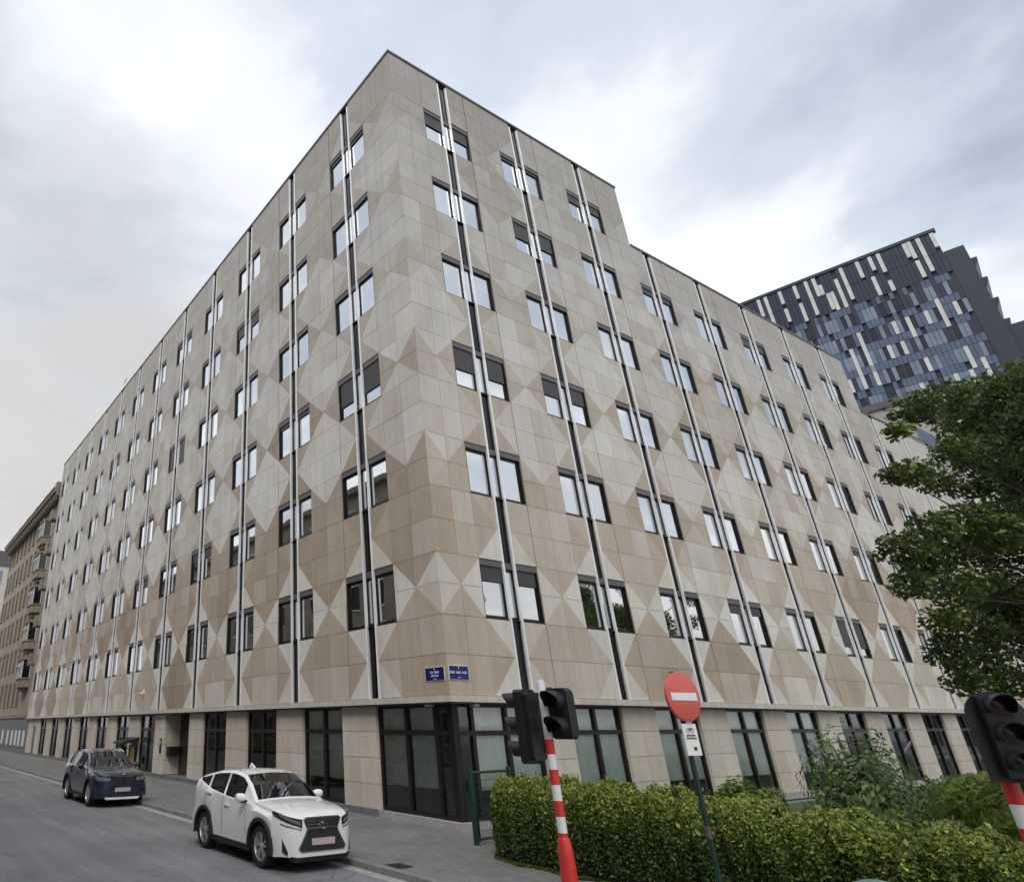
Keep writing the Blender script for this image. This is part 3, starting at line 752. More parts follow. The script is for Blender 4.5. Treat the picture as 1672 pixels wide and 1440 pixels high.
for t in (0.8, 2.8, 4.6, 6.6, 9.0, 12.0, 14.5, 17.5, 20.0, 23.0, 26):
    o = MB().box((t-0.08, -0.02, 0.5), (t+1.0, 0.018, 0.62), X=aX).box((t-0.08, -0.02, 1.95), (t+1.0, 0.018, 2.1), X=aX).obj('window', M['aptdark'], apt, fixn=True)
    MB().box((t, -0.006, 0.62), (t+0.9, 0.018, 1.95), X=aX).obj('pane', M['oldwhite'], o, fixn=True)

far = thing('far_building', 'pale block with blue glazed bands at the far end of the street', 'building', (2.0, 128.0, 0))
MB().box((-10, 0.3, 0), (26, 14, 31.5)).obj('wall', M['pale_wall'], far)
MB().box((-10.2, 0.1, 31.5), (26.2, 14.2, 34.5)).obj('roof', M['slate'], far)
for k in range(8):
    for i in range(8):
        a = -9+i*4.4
        o = MB().box((a-0.15, 0.15, 2.3+k*3.7), (a+3.55, 0.297, 2.45+k*3.7)).obj('window', M['oldwhite'], far)
        MB().box((a, 0.22, 2.45+k*3.7), (a+3.4, 0.298, 4.7+k*3.7)).obj('pane', M['farblue'], o)
        MB().box((a+1.62, 0.16, 2.45+k*3.7), (a+1.78, 0.218, 4.7+k*3.7)).obj('frame', M['oldwhite'], o)

# the terrace across the street, seen mirrored in the windows
opp = thing('terrace_house', 'beige terrace across the street mirrored in the shop windows', 'terrace', (-21.5, -26, 0))
MB().box((-12, 0, 0), (0, 110, 21.5)).obj('wall', M['aptwall'], opp)
MB().box((-12, -0.2, 21.5), (0.5, 110.2, 22.0)).obj('cornice', M['apttrim'], opp)
pm = MB().box((0.005, 0, 0), (0.03, 1.1, 1.9)).mesh('pane', M['blackglass'])
wm = MB().box((0.004, -0.1, -0.12), (0.1, 1.2, -0.002)).box((0.004, -0.1, 1.902), (0.08, 1.2, 2.05)).mesh('window', M['oldwhite'])
for k in range(6):
    for i in range(34):
        o = link('window', wm, opp); o.location = (0, 1.0+i*3.2, 1.2+k*3.4); link('pane', pm, o)

# ------------------------------------------------------------------ behind the low wing: grey block and the dark tower
blk = thing('grey_block', 'plain grey rendered block rising behind the lower end of the office', 'building', (50.0, 1.2, 0))
MB().box((0, 0, 0), (16, 22, 24.6)).obj('wall', M['render_grey'], blk)
MB().box((-0.15, -0.15, 24.6), (16.15, 22.15, 25.15)).obj('coping', M['coping'], blk)
for k in range(6):
    for i in range(3):
        o = MB().box((0.9+i*5.0, -0.06, 2.2+k*3.7), (4.9+i*5.0, -0.004, 2.32+k*3.7)).obj('window', M['oldwhite'], blk)
        for j in range(5): MB().box((1.0+i*5.0+j*0.78, -0.03, 2.32+k*3.7), (1.0+i*5.0+j*0.78+0.70, -0.002, 4.5+k*3.7)).obj('pane', M['oldwhite' if k in (3, 4) else 'tblue2'], o)

TR, TL_ = Vector((105.0, 3.15, 0)), Vector((98.0, 40.0, 0))
tow = thing('office_tower', 'dark high rise with scattered cream, blue and navy strips on its face', 'tower', TR)
tv = (TL_-TR); TWID = tv.length; tv.normalize(); tn = Vector((-tv.y, tv.x, 0))     # tn points back towards the camera
if tn.x > 0: tn = -tn
def tX(p): v = tv*p[0]+tn*p[1]; return (v.x, v.y, p[2])
TH = 66.9
MB().box((0, -22, 0), (TWID, -0.3, TH), X=tX).obj('wall', M['tdark'], tow, fixn=True)
q = MB(); q.box((-0.3, -0.6, TH), (TWID, 0.1, TH+0.5), X=tX); q.obj('coping', M['tblack'], tow, fixn=True)
kinds = ['tdark', 'tblue', 'tblue2', 'tnavy', 'tcream']
cells = []
cw, fh = 0.5, 3.35
ncol = int(TWID/cw); nfl = 11
grid = {}
r2 = random.Random(21)
for c_ in range(ncol):
    for f_ in range(nfl):
        z1 = TH-0.15-f_*fh; z0 = z1-fh
        top = f_ < 2+(1 if c_ > 52 else 0)
        edge = c_ < 2
        u_ = r2.random()
        if u_ < 0.24 and grid.get((c_-1, f_)): u_ = 0.45
        grid[c_, f_] = u_ < 0.24
        band = 0.36*fh
        if c_ < 1 and f_ > 1 and u_ < 0.5: continue
        if top:
            if u_ < 0.30: cells.append((c_, z0+r2.choice([0, .4, .9]), z1, 'tcream', 0.16))
            elif u_ < 0.36: cells.append((c_, z0, z0+fh*0.55, 'tcream', 0.16))
            else: cells.append((c_, z0, z1, 'tdark', 0.02))
            continue
        if f_ == 2 and u_ < .25: cells.append((c_, z0, z1, 'tdark', 0.02)); continue
        if r2.random() < 0.8: cells.append((c_, z1-band, z1, 'tblue', 0.05))                   # the floor band
        if u_ < 0.23: cells.append((c_, z0-(band if r2.random() < 0.3 else 0), z1-band*r2.choice([0, 1, 1]), 'tcream', 0.17))
        elif u_ < 0.46: cells.append((c_, z0, z1-band, 'tnavy', -0.12))
        elif u_ < 0.64: cells.append((c_, z0, z1-band, 'tblue', 0.03))
        elif u_ < 0.90: cells.append((c_, z0, z1-band, 'tblue2', 0.07))
        else: cells.append((c_, z0, z1-band, 'tdark', 0.02))
# towers read best when the panels facing the camera are single parts
def cell_box(c): return ((c[0]*cw+0.02, -0.3, c[1]+0.02), ((c[0]+1)*cw-0.02, c[4], c[2]-0.03))
vis = []
for c in cells:
    P = Vector(tX(((c[0]+.5)*cw, 0, (c[1]+c[2])/2)))+TR; px = proj(P)
    vis.append((0 if 1225 < px[0] < 1672 and 370 < px[1] < 660 else 1, -abs(c[2]-c[1]), c))
vis.sort(key=lambda v: (v[0], v[1]))
names = {'tcream': 'cream_strip', 'tblue': 'blue_panel', 'tblue2': 'pale_blue_panel', 'tnavy': 'navy_window', 'tdark': 'dark_panel'}
cnt = {}
restc = {}
for v in vis:
    c = v[2]; k = c[3]
    if v[0] == 0 and cnt.get(k, 0) < 290 and k in ('tcream', 'tblue2', 'tnavy'):
        cnt[k] = cnt.get(k, 0)+1; MB().box(*cell_box(c), X=tX).obj(names[k], M[k], tow, fixn=True)
    else: restc.setdefault(k, MB()).box(*cell_box(c), X=tX)
for k, q in restc.items(): q.obj(names[k], M[k], tow, fixn=True, kind='stuff')
slab = MB(); slab.box((-2.1, -20, 0), (-0.02, -0.25, 63.4), X=tX)
slab.obj('end_slab', M['tblack'], tow, fixn=True)
for i in range(5):
    MB().prism([(-2.1, 61.5-i*3.35), (-2.75, 61.5-i*3.35), (-2.75, 61.2-i*3.35), (-2.1, 59.6-i*3.35)], 1, -18, -1.2, X=tX).obj('balcony', M['tblack'], tow, fixn=True)
low = thing('low_tower_wing', 'lower black wing with a few windows to the right of the patterned tower', 'building', TR)
MB().box((-30, -20, 0), (-2.15, -1.0, 50.4), X=tX).obj('wall', M['tblack'], low, fixn=True)
for i in range(14):
    for k in range(4):
        MB().box((-4.6-i*1.9, -1.02, 36+k*3.4), (-3.6-i*1.9, -0.9, 38.0+k*3.4), X=tX).obj('window', M['tblue2' if (i*3+k*5) % 4 == 0 and k < 3 else 'tnavy'], low, fixn=True)

# ------------------------------------------------------------------ small things on the facade
def street_sign(side, t0, t1, z0, z1, label, rows):
    F = sides[side]['F']
    o = thing('street_sign', label, 'street sign', F(((t0+t1)/2, 0.0, z0)), group=None)
    c = (t0+t1)/2
    X = lambda p: tuple(np.array(F((p[0], p[1], p[2]+z0)))-np.array(F((c, 0, z0))))
    h = z1-z0
    MB().box((t0, 0.004, 0), (t1, 0.020, h), X=X).obj('border', M['white'], o, fixn=True)
    MB().box((t0+0.014, 0.021, 0.014), (t1-0.014, 0.027, h-0.014), X=X).obj('plate', M['signblue'], o, fixn=True)
    q = MB()
    for (a, b, z, hh) in rows:          # blurred white lettering, one stroke group per letter
        n = max(2, int((b-a)/0.035)); st = (b-a)/n
        for i in range(n):
            x0 = a+i*st
            if i % 6 == 5 and n > 8: continue
            m_ = (i*7) % 3
            q.box((t0+x0+st*0.08, 0.028, z), (t0+x0+st*0.30, 0.031, z+hh), X=X)
            if m_ != 1: q.box((t0+x0+st*0.55, 0.028, z), (t0+x0+st*0.80, 0.031, z+hh), X=X)
            q.box((t0+x0+st*0.301, 0.028, z+hh*(0.78 if m_ else 0.4)), (t0+x0+st*0.549, 0.031, z+hh*(1.0 if m_ else 0.6)), X=X)
    q.obj('lettering', M['white'], o, fixn=True)
street_sign('L', 0.11, 0.85, 3.42, 3.77, 'blue enamel street sign with two short white lines, left of the corner edge',
            [(0.20, 0.54, 0.185, 0.055), (0.23, 0.50, 0.10, 0.05), (0.30, 0.44, 0.035, 0.02), (0.35, 0.39, 0.27, 0.05)])
street_sign('R', 0.02, 0.72, 3.43, 3.79, 'blue enamel street sign with one long white line, right of the corner edge',
            [(0.03, 0.67, 0.155, 0.06), (0.29, 0.41, 0.05, 0.025), (0.33, 0.37, 0.27, 0.06)])
sc = thing('security_camera', 'small white security camera on the stone above the shop windows', 'camera', (-0.0, 23.45, 3.9))
MB().box((-0.04, -0.07, -0.02), (-0.003, 0.07, 0.24)).obj('bracket', M['white'], sc)
MB().tube([(-0.04, 0, 0.16), (-0.12, -0.02, 0.08)], [0.025, 0.025]).obj('arm', M['white'], sc)
MB().box((-0.24, -0.06, 0.02), (-0.10, 0.05, 0.12)).obj('body', M['white'], sc)
mbx = thing('letter_box', 'black letter box bank on the side wall of the recessed entrance', 'letter box', (0.75, 20.48, 0.98))
MB().box((-0.42, -0.38, 0), (0.20, -0.006, 0.42)).obj('case', M['black'], mbx)
for i in range(3): MB().box((-0.38+i*0.19, -0.39, 0.08), (-0.22+i*0.19, -0.381, 0.34)).obj('flap', M['frame'], mbx)
ic = thing('intercom', 'slim dark intercom panel on the pillar left of the entrance', 'intercom', (0.2, 20.9, 1.2))
MB().box((-0.05, -0.09, -0.1), (-0.003, 0.09, 0.55)).obj('panel', M['frame'], ic)
MB().box((-0.06, -0.05, 0.3), (-0.051, 0.05, 0.45)).obj('speaker', M['alu'], ic)
aw = thing('awning', 'small dark sloped awning over the yellow panel on the street front', 'awning', (0.15, 24.7, 1.42))
MB().prism([(-0.02, 0.35), (-0.95, 0.12), (-0.95, 0.04), (-0.02, 0.1)], 1, -0.75, 0.85).obj('canopy', M['black'], aw, fixn=True)
for yy in (-0.7, 0.78): MB().tube([(-0.02, yy, -0.25), (-0.9, yy, 0.06)], [0.018, 0.018], 6).obj('stay', M['black'], aw)
yp = thing('cash_machine', 'yellow and dark wall panel under the small awning', 'cash machine', (0.15, 24.85, 0.0))
MB().box((-0.09, -0.5, 0.45), (-0.004, 0.5, 1.4)).obj('housing', M['black'], yp)
MB().box((-0.13, -0.42, 0.5), (-0.092, 0.1, 1.28)).obj('panel', M['yellow'], yp)
MB().box((-0.12, 0.16, 0.85), (-0.092, 0.42, 1.2)).obj('screen', M['blackglass'], yp)
ant = thing('roof_antenna', 'thin roof antenna over the left parapet', 'antenna', (0.6, 36.5, rooftop(1)))
MB().tube([(0, 0, 0), (0, 0, 2.2)], [0.025, 0.015], 6).obj('mast', M['steel'], ant)
q = MB()
for i in range(5): q.tube([(0, -0.5, 1.7+i*0.1), (0, 0.5, 1.7+i*0.1)], [0.012, 0.012], 5)
q.obj('aerial', M['steel'], ant)

# ------------------------------------------------------------------ cars
def car(name, label, cat, loc, P, rz=0.0):
    """front faces local -Y; u runs from the nose (0) to the tail (L)"""
    L, W, H, paint = P['L'], P['W'], P['H'], P['paint']
    R = P['R']; uf, ur = P['uf'], P['uf']+P['wb']; ra = R+0.075
    root = thing(name, label, cat, loc, rz)
    def interp(tab, u):
        for (a, va), (b, vb) in zip(tab[:-1], tab[1:]):
            if a <= u <= b: return va+(vb-va)*(u-a)/(b-a)
        return tab[0][1] if u < tab[0][0] else tab[-1][1]
    top = P['top']; belt = P['belt']; wid = P['wid']
    us = set([0, 0.04, 0.10, 0.18, 0.28, 0.40, 0.5])
    for c in (uf, ur):
        for k in range(-10, 11): us.add(round(c+ra*math.sin(PI/2*k/10), 4))
        us.add(round(c-ra-0.012, 4)); us.add(round(c+ra+0.012, 4))
    for v in P['ucut']: us.add(v)
    u = 0.5
    while u < L-0.2: us.add(round(u, 3)); u += 0.16
    for v in (0.18, 0.10, 0.04, 0): us.add(round(L-v, 4))
    us = sorted(v for v in us if 0 <= v <= L)
    us = [v for i, v in enumerate(us) if i == 0 or v-us[i-1] > 0.006]
    def section(u):
        w = interp(wid, u)*W/2
        zs = P['sill']+ (0.02 if (u < 0.3 or u > L-0.3) else 0)
        for c in (uf, ur):
            du = abs(u-c)
            if du < ra: zs = max(zs, R+math.sqrt(max(0, ra*ra-du*du)))
        zt = interp(top, u); zb = min(interp(belt, u), zt-0.004)
        cab = max(0.0, zt-zb)
        if cab < 0.09: zb = zt-0.02-0.03*min(1, u/0.3)
        zs = min(zs, zb-0.06)
        flare = 0.0
        for c in (uf, ur):
            du = abs(u-c)
            if du < ra*1.5: flare = max(flare, 0.028*math.cos(PI/2*du/(ra*1.5)))
        m1 = zs+(zb-zs)*0.35; m2 = zs+(zb-zs)*0.75
        rail = w*(0.94-0.22*min(1, cab/0.5)) if cab >= 0.09 else w*0.86
        pts = [(w*0.965+flare*0.8, zs), (w*0.99+flare, m1), (w+flare*0.7, m2), (w*0.955, zb)]
        if cab >= 0.09:
            pts += [(w*0.935, zb+0.015), (rail+0.02, zt-0.075 if cab > 0.2 else zb+(zt-zb)*0.6), (rail-0.05, zt-0.022), (rail*0.55, zt+0.0), (0, zt+0.012)]
        else:
            pts += [(w*0.935, zb+0.006), (w*0.88, zb+(zt-zb)*0.55), (w*0.80, zt-0.006), (w*0.45, zt+0.010), (0, zt+0.018)]
        return pts
    secs = [section(u) for u in us]; K = len(secs[0])
    # vertices of both halves: k = 0..K-1 on +X, then mirrored
    ring = 2*K-1
    V = []
    for u, s_ in zip(us, secs):
        V += [(x, u, z) for x, z in s_]+[(-x, u, z) for x, z in s_[-2::-1]]
    faces = {'body': [], 'windscreen': [], 'side_window': [], 'rear_window': [], 'roof': []}
    wsa, wsb, rwa, rwb = P['ws'][0], P['ws'][1], P['rw'][0], P['rw'][1]
    for i in range(len(us)-1):
        um = (us[i]+us[i+1])/2
        for k in range(ring-1):
            kk = k if k < K-1 else ring-2-k
            f = (i*ring+k, (i+1)*ring+k, (i+1)*ring+k+1, i*ring+k+1)
            key = 'body'
            if kk >= 6 and wsa < um < wsb: key = 'windscreen'
            elif kk >= 6 and rwa < um < rwb: key = 'rear_window'
            elif kk == 4:
                for a, b in P['side']:
                    if a < um < b: key = 'side_window'
            faces[key].append(f)
    faces['body'].append(tuple(range(ring)))
    n = (len(us)-1)*ring; faces['body'].append(tuple(n+k for k in range(ring))[::-1])
    def part(key, fs, mat):
        used = sorted({i for f in fs for i in f}); mp = {v: j for j, v in enumerate(used)}
        q = MB(); q.add([V[v] for v in used], [tuple(mp[v] for v in f) for f in fs])
        return q.obj(key, mat, root, smooth=28 if key == 'body' else 40, fixn=False)
    body = part('body', faces['body'], M[paint])
    part('windscreen', faces['windscreen'], M['carglass']); part('rear_window', faces['rear_window'], M['carglass'])
    for sg in (1, -1):
        for a, b in P['side']:
            fs = [f for f in faces['side_window'] if a < (V[f[0]][1]+V[f[2]][1])/2 < b and (V[f[0]][0]+V[f[2]][0])*sg > 0]
            if fs: part('side_window', fs, M['carglass'])
    # dark floor and wheel wells
    MB().box((-W/2+0.16, 0.35, P['sill']-0.03), (W/2-0.16, L-0.35, 0.72)).obj('underbody', M['cladding'], root)
    for sg in (1, -1):
        for c in (uf, ur):
            q = MB(); prev = None
            for k in range(0, 15):
                a = PI*(-0.06+1.12*k/14); ins, outr = ra-0.012, ra+P['clad']
                x0 = sg*(interp(wid, c)*W/2*0.97+0.0); xo = sg*(interp(wid, c)*W/2+0.022+0.014)
                cur = [(x0, c-math.cos(a)*outr, R+math.sin(a)*outr), (xo, c-math.cos(a)*outr, R+math.sin(a)*outr), (xo, c-math.cos(a)*ins, R+math.sin(a)*ins), (sg*(W/2-0.22), c-math.cos(a)*ins, R+math.sin(a)*ins)]
                if prev: q.add(prev+cur, [(0, 1, 5, 4), (1, 2, 6, 5), (2, 3, 7, 6)])
                prev = cur
            q.obj('wheel_arch', M['cladding'], root)
    for sg in (1, -1):
        xw = sg*(W/2*0.972)
        MB().box((xw-sg*0.05, uf+ra+0.02, P['sill']-0.02), (xw+sg*0.012, ur-ra-0.02, P['sill']+0.085)).obj('side_skirt', M['cladding'], root)
    # doors: seams and handles
    for sg in (1, -1):
        for a, b in P['doors']:
            q = MB(); xa = interp(wid, (a+b)/2)*W/2
            zb_ = interp(belt, a)
            for uu in (a, b): 
                s_ = section(uu); 
                for (p0, p1) in ((s_[0], s_[1]), (s_[1], s_[2]), (s_[2], s_[3])):
                    q.add([(sg*(p0[0]+0.003), uu-0.006, max(p0[1], P['sill']+0.08)), (sg*(p0[0]+0.003), uu+0.006, max(p0[1], P['sill']+0.08)), (sg*(p1[0]+0.003), uu+0.006, p1[1]), (sg*(p1[0]+0.003), uu-0.006, p1[1])], [(0, 1, 2, 3)])
            d_ = q.obj('door', M['cladding'], root)
            s_ = section(b-0.25); xh = s_[2][0]; zh = s_[2][1]+0.07
            MB().box((sg*(xh-0.02), b-0.34, zh-0.016), (sg*(xh+0.028), b-0.12, zh+0.016)).obj('handle', M[P.get('hmat', paint)], d_, fixn=True)
    # mirrors
    for sg in (1, -1):
        um = P['mir']; s_ = section(um); xm = s_[3][0]; zm = interp(belt, um)+0.07
        q = MB(); q.lathe([(0.0, -0.12), (0.07, -0.11), (0.095, -0.05), (0.1, 0.03), (0.08, 0.09), (0.0, 0.10)], 14, X=lambda p: (sg*(xm+0.13)+p[2]*1.0*sg, um+p[0]*0.75, zm+0.03+p[1]*0.85))
        m_ = q.obj('mirror', M[paint], root, smooth=50, fixn=True)
        MB().box((sg*(xm-0.03), um-0.03, zm-0.07), (sg*(xm+0.12), um+0.05, zm-0.02)).obj('mirror_foot', M['cladding'], m_)
    # wheels
    for sg in (1, -1):
        for c in (uf, ur):
            xw = sg*(W/2-0.125)
            w_ = link('wheel', None, root); w_.location = (xw, c, R); w_.rotation_euler = (0, sg*PI/2, 0)
            tw = 0.115
            MB().lathe([(R*0.68, -tw), (R*0.93, -tw), (R*0.99, -tw*0.75), (R, -tw*0.3), (R, tw*0.3), (R*0.99, tw*0.75), (R*0.93, tw), (R*0.70, tw*0.93), (R*0.68, tw*0.8)], 32).obj('tyre', M['tyre'], w_, smooth=35)
            q = MB(); q.lathe([(R*0.69, -tw*0.9), (R*0.71, tw*0.82), (R*0.66, tw*0.86), (R*0.63, tw*0.6), (R*0.61, -tw*0.5)], 32)
            nsp = P.get('spokes', 5)
            for k in range(nsp):
                for off in (-0.13, 0.13):
                    a0 = 2*PI*k/nsp; a1 = a0+off*1.6
                    v = lambda r, a, z, wd: [(r*math.cos(a)-wd*math.sin(a), r*math.sin(a)+wd*math.cos(a), z), (r*math.cos(a)+wd*math.sin(a), r*math.sin(a)-wd*math.cos(a), z)]
                    A = v(R*0.14, a0+off*1.2, tw*0.62, 0.016)+v(R*0.65, a1, tw*0.80, 0.019)
                    A2 = [(p[0], p[1], p[2]-0.03) for p in A]
                    q.add(A+A2, [(0, 1, 3, 2), (4, 6, 7, 5), (0, 4, 5, 1), (2, 3, 7, 6), (0, 2, 6, 4), (1, 5, 7, 3)])
            q.lathe([(0.0, tw*0.72), (R*0.12, tw*0.72), (R*0.17, tw*0.55), (R*0.17, 0)], 16)
            q.obj('rim', M['rim'], w_, smooth=30)
            MB().lathe([(0.0, 0.0), (R*0.62, 0.0)], 24).obj('brake_disc', M['cladding'], w_)
    # dashboard, steering wheel and seats
    ud = P['ws'][0]
    MB().prism([(ud-0.25, 0.70), (ud+0.42, 0.70), (ud+0.45, 0.93), (ud+0.30, 1.0), (ud-0.2, 0.98)], 0, -W*0.40, W*0.40).obj('dashboard', M['cladding'], root, fixn=True)
    MB().lathe([(0.165, -0.014), (0.185, 0), (0.165, 0.014), (0.150, 0), (0.165, -0.014)], 20, X=lambda p: (W*0.2+p[0], ud+0.55+p[1]*0.42-p[2], 0.98+p[1]*0.9)).obj('steering_wheel', M['cladding'], root)
    for us_, xs in ((ud+1.0, (-W*0.21, W*0.21)), (ud+1.85, (-W*0.23, W*0.23))):
        for x in xs:
            st_ = MB().prism([(us_-0.45, 0.62), (us_+0.05, 0.60), (us_+0.22, 1.17), (us_+0.12, 1.20), (us_-0.05, 0.78), (us_-0.45, 0.76)], 0, x-0.24, x+0.24).obj('seat', M['seat'], root, fixn=True)
            MB().box((x-0.13, us_+0.13, 1.215), (x+0.13, us_+0.23, 1.38)).obj('headrest', M['seat'], st_)
    P['front'](root, P, interp, section)
    return root

def front_poly(pts, dep=0.02, back=0.05):
    """outline (x, u, z) on the nose, given thickness along u"""
    n = len(pts); vs = [(x, u-dep, z) for x, u, z in pts]+[(x, u+back, z) for x, u, z in pts]
    return MB().add(vs, [tuple(range(n)), tuple(range(n, 2*n))[::-1]]+[(i, n+i, n+(i+1) % n, (i+1) % n) for i in range(n)])

def nose_u(P, interp, x):
    """how far back the nose is at lateral offset x"""
    hw = abs(x)/(P['W']/2)
    for (a, va), (b, vb) in zip(P['wid'][:-1], P['wid'][1:]):
        if va <= hw <= vb: return a+(b-a)*(hw-va)/max(1e-6, vb-va)
    return 0.0 if hw < P['wid'][0][1] else 0.6

def nose_strip(P, sg, x0, u1, zlo, zhi, eps=0.012, n=12, mult=0.968):
    """a piece that follows the curve of the nose from lateral offset x0 round to the wing at u1"""
    W2 = P['W']/2; path_ = []; xa = P['wid'][0][1]*W2*mult
    if x0 < xa: path_.append((x0, 0.0))
    for (u, w) in P['wid']:
        if u < u1 and w*W2*mult >= x0: path_.append((w*W2*mult, u))
    for (a, wa), (b, wb) in zip(P['wid'][:-1], P['wid'][1:]):
        if a <= u1 <= b: path_.append(((wa+(wb-wa)*(u1-a)/(b-a))*W2*mult, u1))
    d_ = [0.0]
    for p0, p1 in zip(path_[:-1], path_[1:]): d_.append(d_[-1]+math.dist(p0, p1))
    q = MB(); L_ = d_[-1]
    for i in range(n+1):
        t = L_*i/n; j = max(0, min(len(path_)-2, next((k for k in range(len(d_)-1) if t <= d_[k+1]), len(path_)-2)))
        f_ = (t-d_[j])/max(1e-6, d_[j+1]-d_[j]); x = path_[j][0]*(1-f_)+path_[j+1][0]*f_; u = path_[j][1]*(1-f_)+path_[j+1][1]*f_
        dx, du = path_[j+1][0]-path_[j][0], path_[j+1][1]-path_[j][1]; l_ = math.hypot(dx, du); nx, nu_ = du/l_, -dx/l_
        for e_, z in ((eps, zlo(i/n)), (eps, zhi(i/n)), (-0.03, zhi(i/n)), (-0.03, zlo(i/n))): q.v.append((sg*(x+nx*e_), u+nu_*e_, z))
    for i in range(n):
        for k in range(4): q.f.append((4*i+k, 4*i+(k+1) % 4, 4*i+4+(k+1) % 4, 4*i+4+k)); q.m.append(0); q.c.append(None)
    q.f += [(0, 1, 2, 3), (4*n+3, 4*n+2, 4*n+1, 4*n)]; q.m += [0, 0]; q.c += [None, None]
    q.path = path_
    return q

def white_front(root, P, interp, section):
    W2 = P['W']/2; nu = lambda x: nose_u(P, interp, x)
    # spindle shaped grille, waisted under the badge, flaring to the bumper
    half = [(0.35, 0.90), (0.40, 0.86), (0.33, 0.71), (0.38, 0.62), (0.51, 0.42), (0.47, 0.355)]
    pts = [(x, -0.012, z) for x, z in half]+[(-x, -0.012, z) for x, z in half[::-1]]
    front_poly(pts, 0.006, 0.06).obj('grille', M['grille'], root, fixn=True)
    rim = [(x*1.07, 0.008, 0.63+(z-0.63)*1.07) for x, z in half]+[(-x*1.07, 0.008, 0.63+(z-0.63)*1.07) for x, z in half[::-1]]
    front_poly(rim, 0.012, 0.08).obj('grille_surround', M['chrome'], root, fixn=True)
    q = MB()
    for z in (0.845, 0.795, 0.735): q.box((-0.36, -0.032, z-0.009), (0.36, -0.019, z+0.009))
    q.obj('grille_bar', M['chrome'], root)
    b_ = MB().lathe([(0.055, 0), (0.055, 0.02), (0.075, 0.02), (0.078, 0)], 24, X=lambda p: (p[0]*1.15, -0.034-p[2], 0.77+p[1]*0.85)).obj('badge', M['chrome'], root, smooth=30)
    MB().box((-0.012, -0.052, 0.735), (0.0, -0.036, 0.805)).box((0.0, -0.052, 0.735), (0.036, -0.036, 0.748)).obj('emblem', M['chrome'], b_)
    MB().box((-0.26, -0.045, 0.455), (0.26, -0.022, 0.565)).obj('number_plate', M['plate'], root)
    for sg in (1, -1):
        o = nose_strip(P, sg, 0.46, 0.50, lambda f: 0.745+0.205*f, lambda f: 0.885+0.12*f, 0.010).obj('headlight', M['lampdark'], root, fixn=True)
        nose_strip(P, sg, 0.50, 0.30, lambda f: 0.790+0.15*f, lambda f: 0.845+0.135*f, 0.018, 8).obj('lens', M['lamp'], o, fixn=True)
        nose_strip(P, sg, 0.47, 0.26, lambda f: 0.712+0.075*f, lambda f: 0.732+0.09*f, 0.016).obj('running_light', M['chrome'], root, fixn=True)
        nose_strip(P, sg, 0.70, 0.22, lambda f: 0.30+0.05*f, lambda f: 0.36+0.20*f, 0.010, 6, 0.985).obj('fog_vent', M['cladding'], root, fixn=True)
    pts = [(-0.66, 0.06, 0.285), (-0.40, 0.0, 0.255), (0.40, 0.0, 0.255), (0.66, 0.06, 0.285), (0.60, 0.06, 0.18), (-0.60, 0.06, 0.18)]
    front_poly(pts, 0.01, 0.2).obj('bumper_lip', M['cladding'], root, fixn=True)
    MB().prism([(2.75, 1.63), (2.95, 1.725), (3.05, 1.63)], 0, -0.02, 0.02).obj('roof_fin', M['carwhite'], root, fixn=True)
    MB().box((-0.3, 1.42, 1.28), (-0.1, 1.44, 1.30)).obj('wiper', M['cladding'], root)

def blue_front(root, P, interp, section):
    W2 = P['W']/2; nu = lambda x: nose_u(P, interp, x)
    for sg in (1, -1):     # twin kidney grille
        k = [(0.03, 0.90), (0.32, 0.885), (0.36, 0.80), (0.30, 0.64), (0.05, 0.62)]
        front_poly([(sg*x, -0.010, z) for x, z in k], 0.012, 0.06).obj('grille', M['grille'], root, fixn=True)
        q = MB()
        for i in range(6): q.box((sg*(0.07+i*0.045), -0.032, 0.65), (sg*(0.08+i*0.045), -0.023, 0.87))
        q.obj('grille_bar', M['frame'], root)
        q = MB().box((sg*0.03, -0.030, 0.897), (sg*0.325, -0.02, 0.915)); q.obj('chrome_strip', M['chrome'], root)
        o = nose_strip(P, sg, 0.44, 0.42, lambda f: 0.775-0.0*f, lambda f: 0.872+0.05*f, 0.012).obj('headlight', M['lamp'], root, fixn=True)
        nose_strip(P, sg, 0.48, 0.22, lambda f: 0.80, lambda f: 0.845, 0.018, 6).obj('lens', M['chrome'], o, fixn=True)
        nose_strip(P, sg, 0.56, 0.20, lambda f: 0.40, lambda f: 0.52+0.05*f, 0.010, 6, 0.985).obj('fog_vent', M['cladding'], root, fixn=True)
    MB().lathe([(0, 0), (0.042, 0), (0.04, 0.012), (0, 0.014)], 20, X=lambda p: (p[0], 0.02-p[2], 0.955+p[1])).obj('badge', M['chrome'], root)
    MB().box((-0.26, -0.04, 0.46), (0.26, -0.012, 0.575)).obj('number_plate', M['plate'], root)
    front_poly([(-0.44, 0, 0.43), (0.44, 0, 0.43), (0.5, 0, 0.33), (-0.5, 0, 0.33)], 0.012, 0.05).obj('bumper_intake', M['cladding'], root, fixn=True)
    front_poly([(-0.6, 0.0, 0.30), (0.6, 0.0, 0.30), (0.52, 0.0, 0.235), (-0.52, 0.0, 0.235)], 0.025, 0.1).obj('skid_plate', M['alu'], root, fixn=True)
    MB().box((-0.28, 1.45, 1.15), (-0.13, 1.455, 1.19)).obj('parking_disc', M['white'], root)
    for sg in (-1, 1): MB().tube([(sg*0.58, 2.0, 1.57), (sg*0.59, 2.4, 1.645), (sg*0.59, 3.3, 1.62), (sg*0.57, 3.8, 1.54)], [0.016]*4, 6).obj('roof_rail', M['alu'], root)

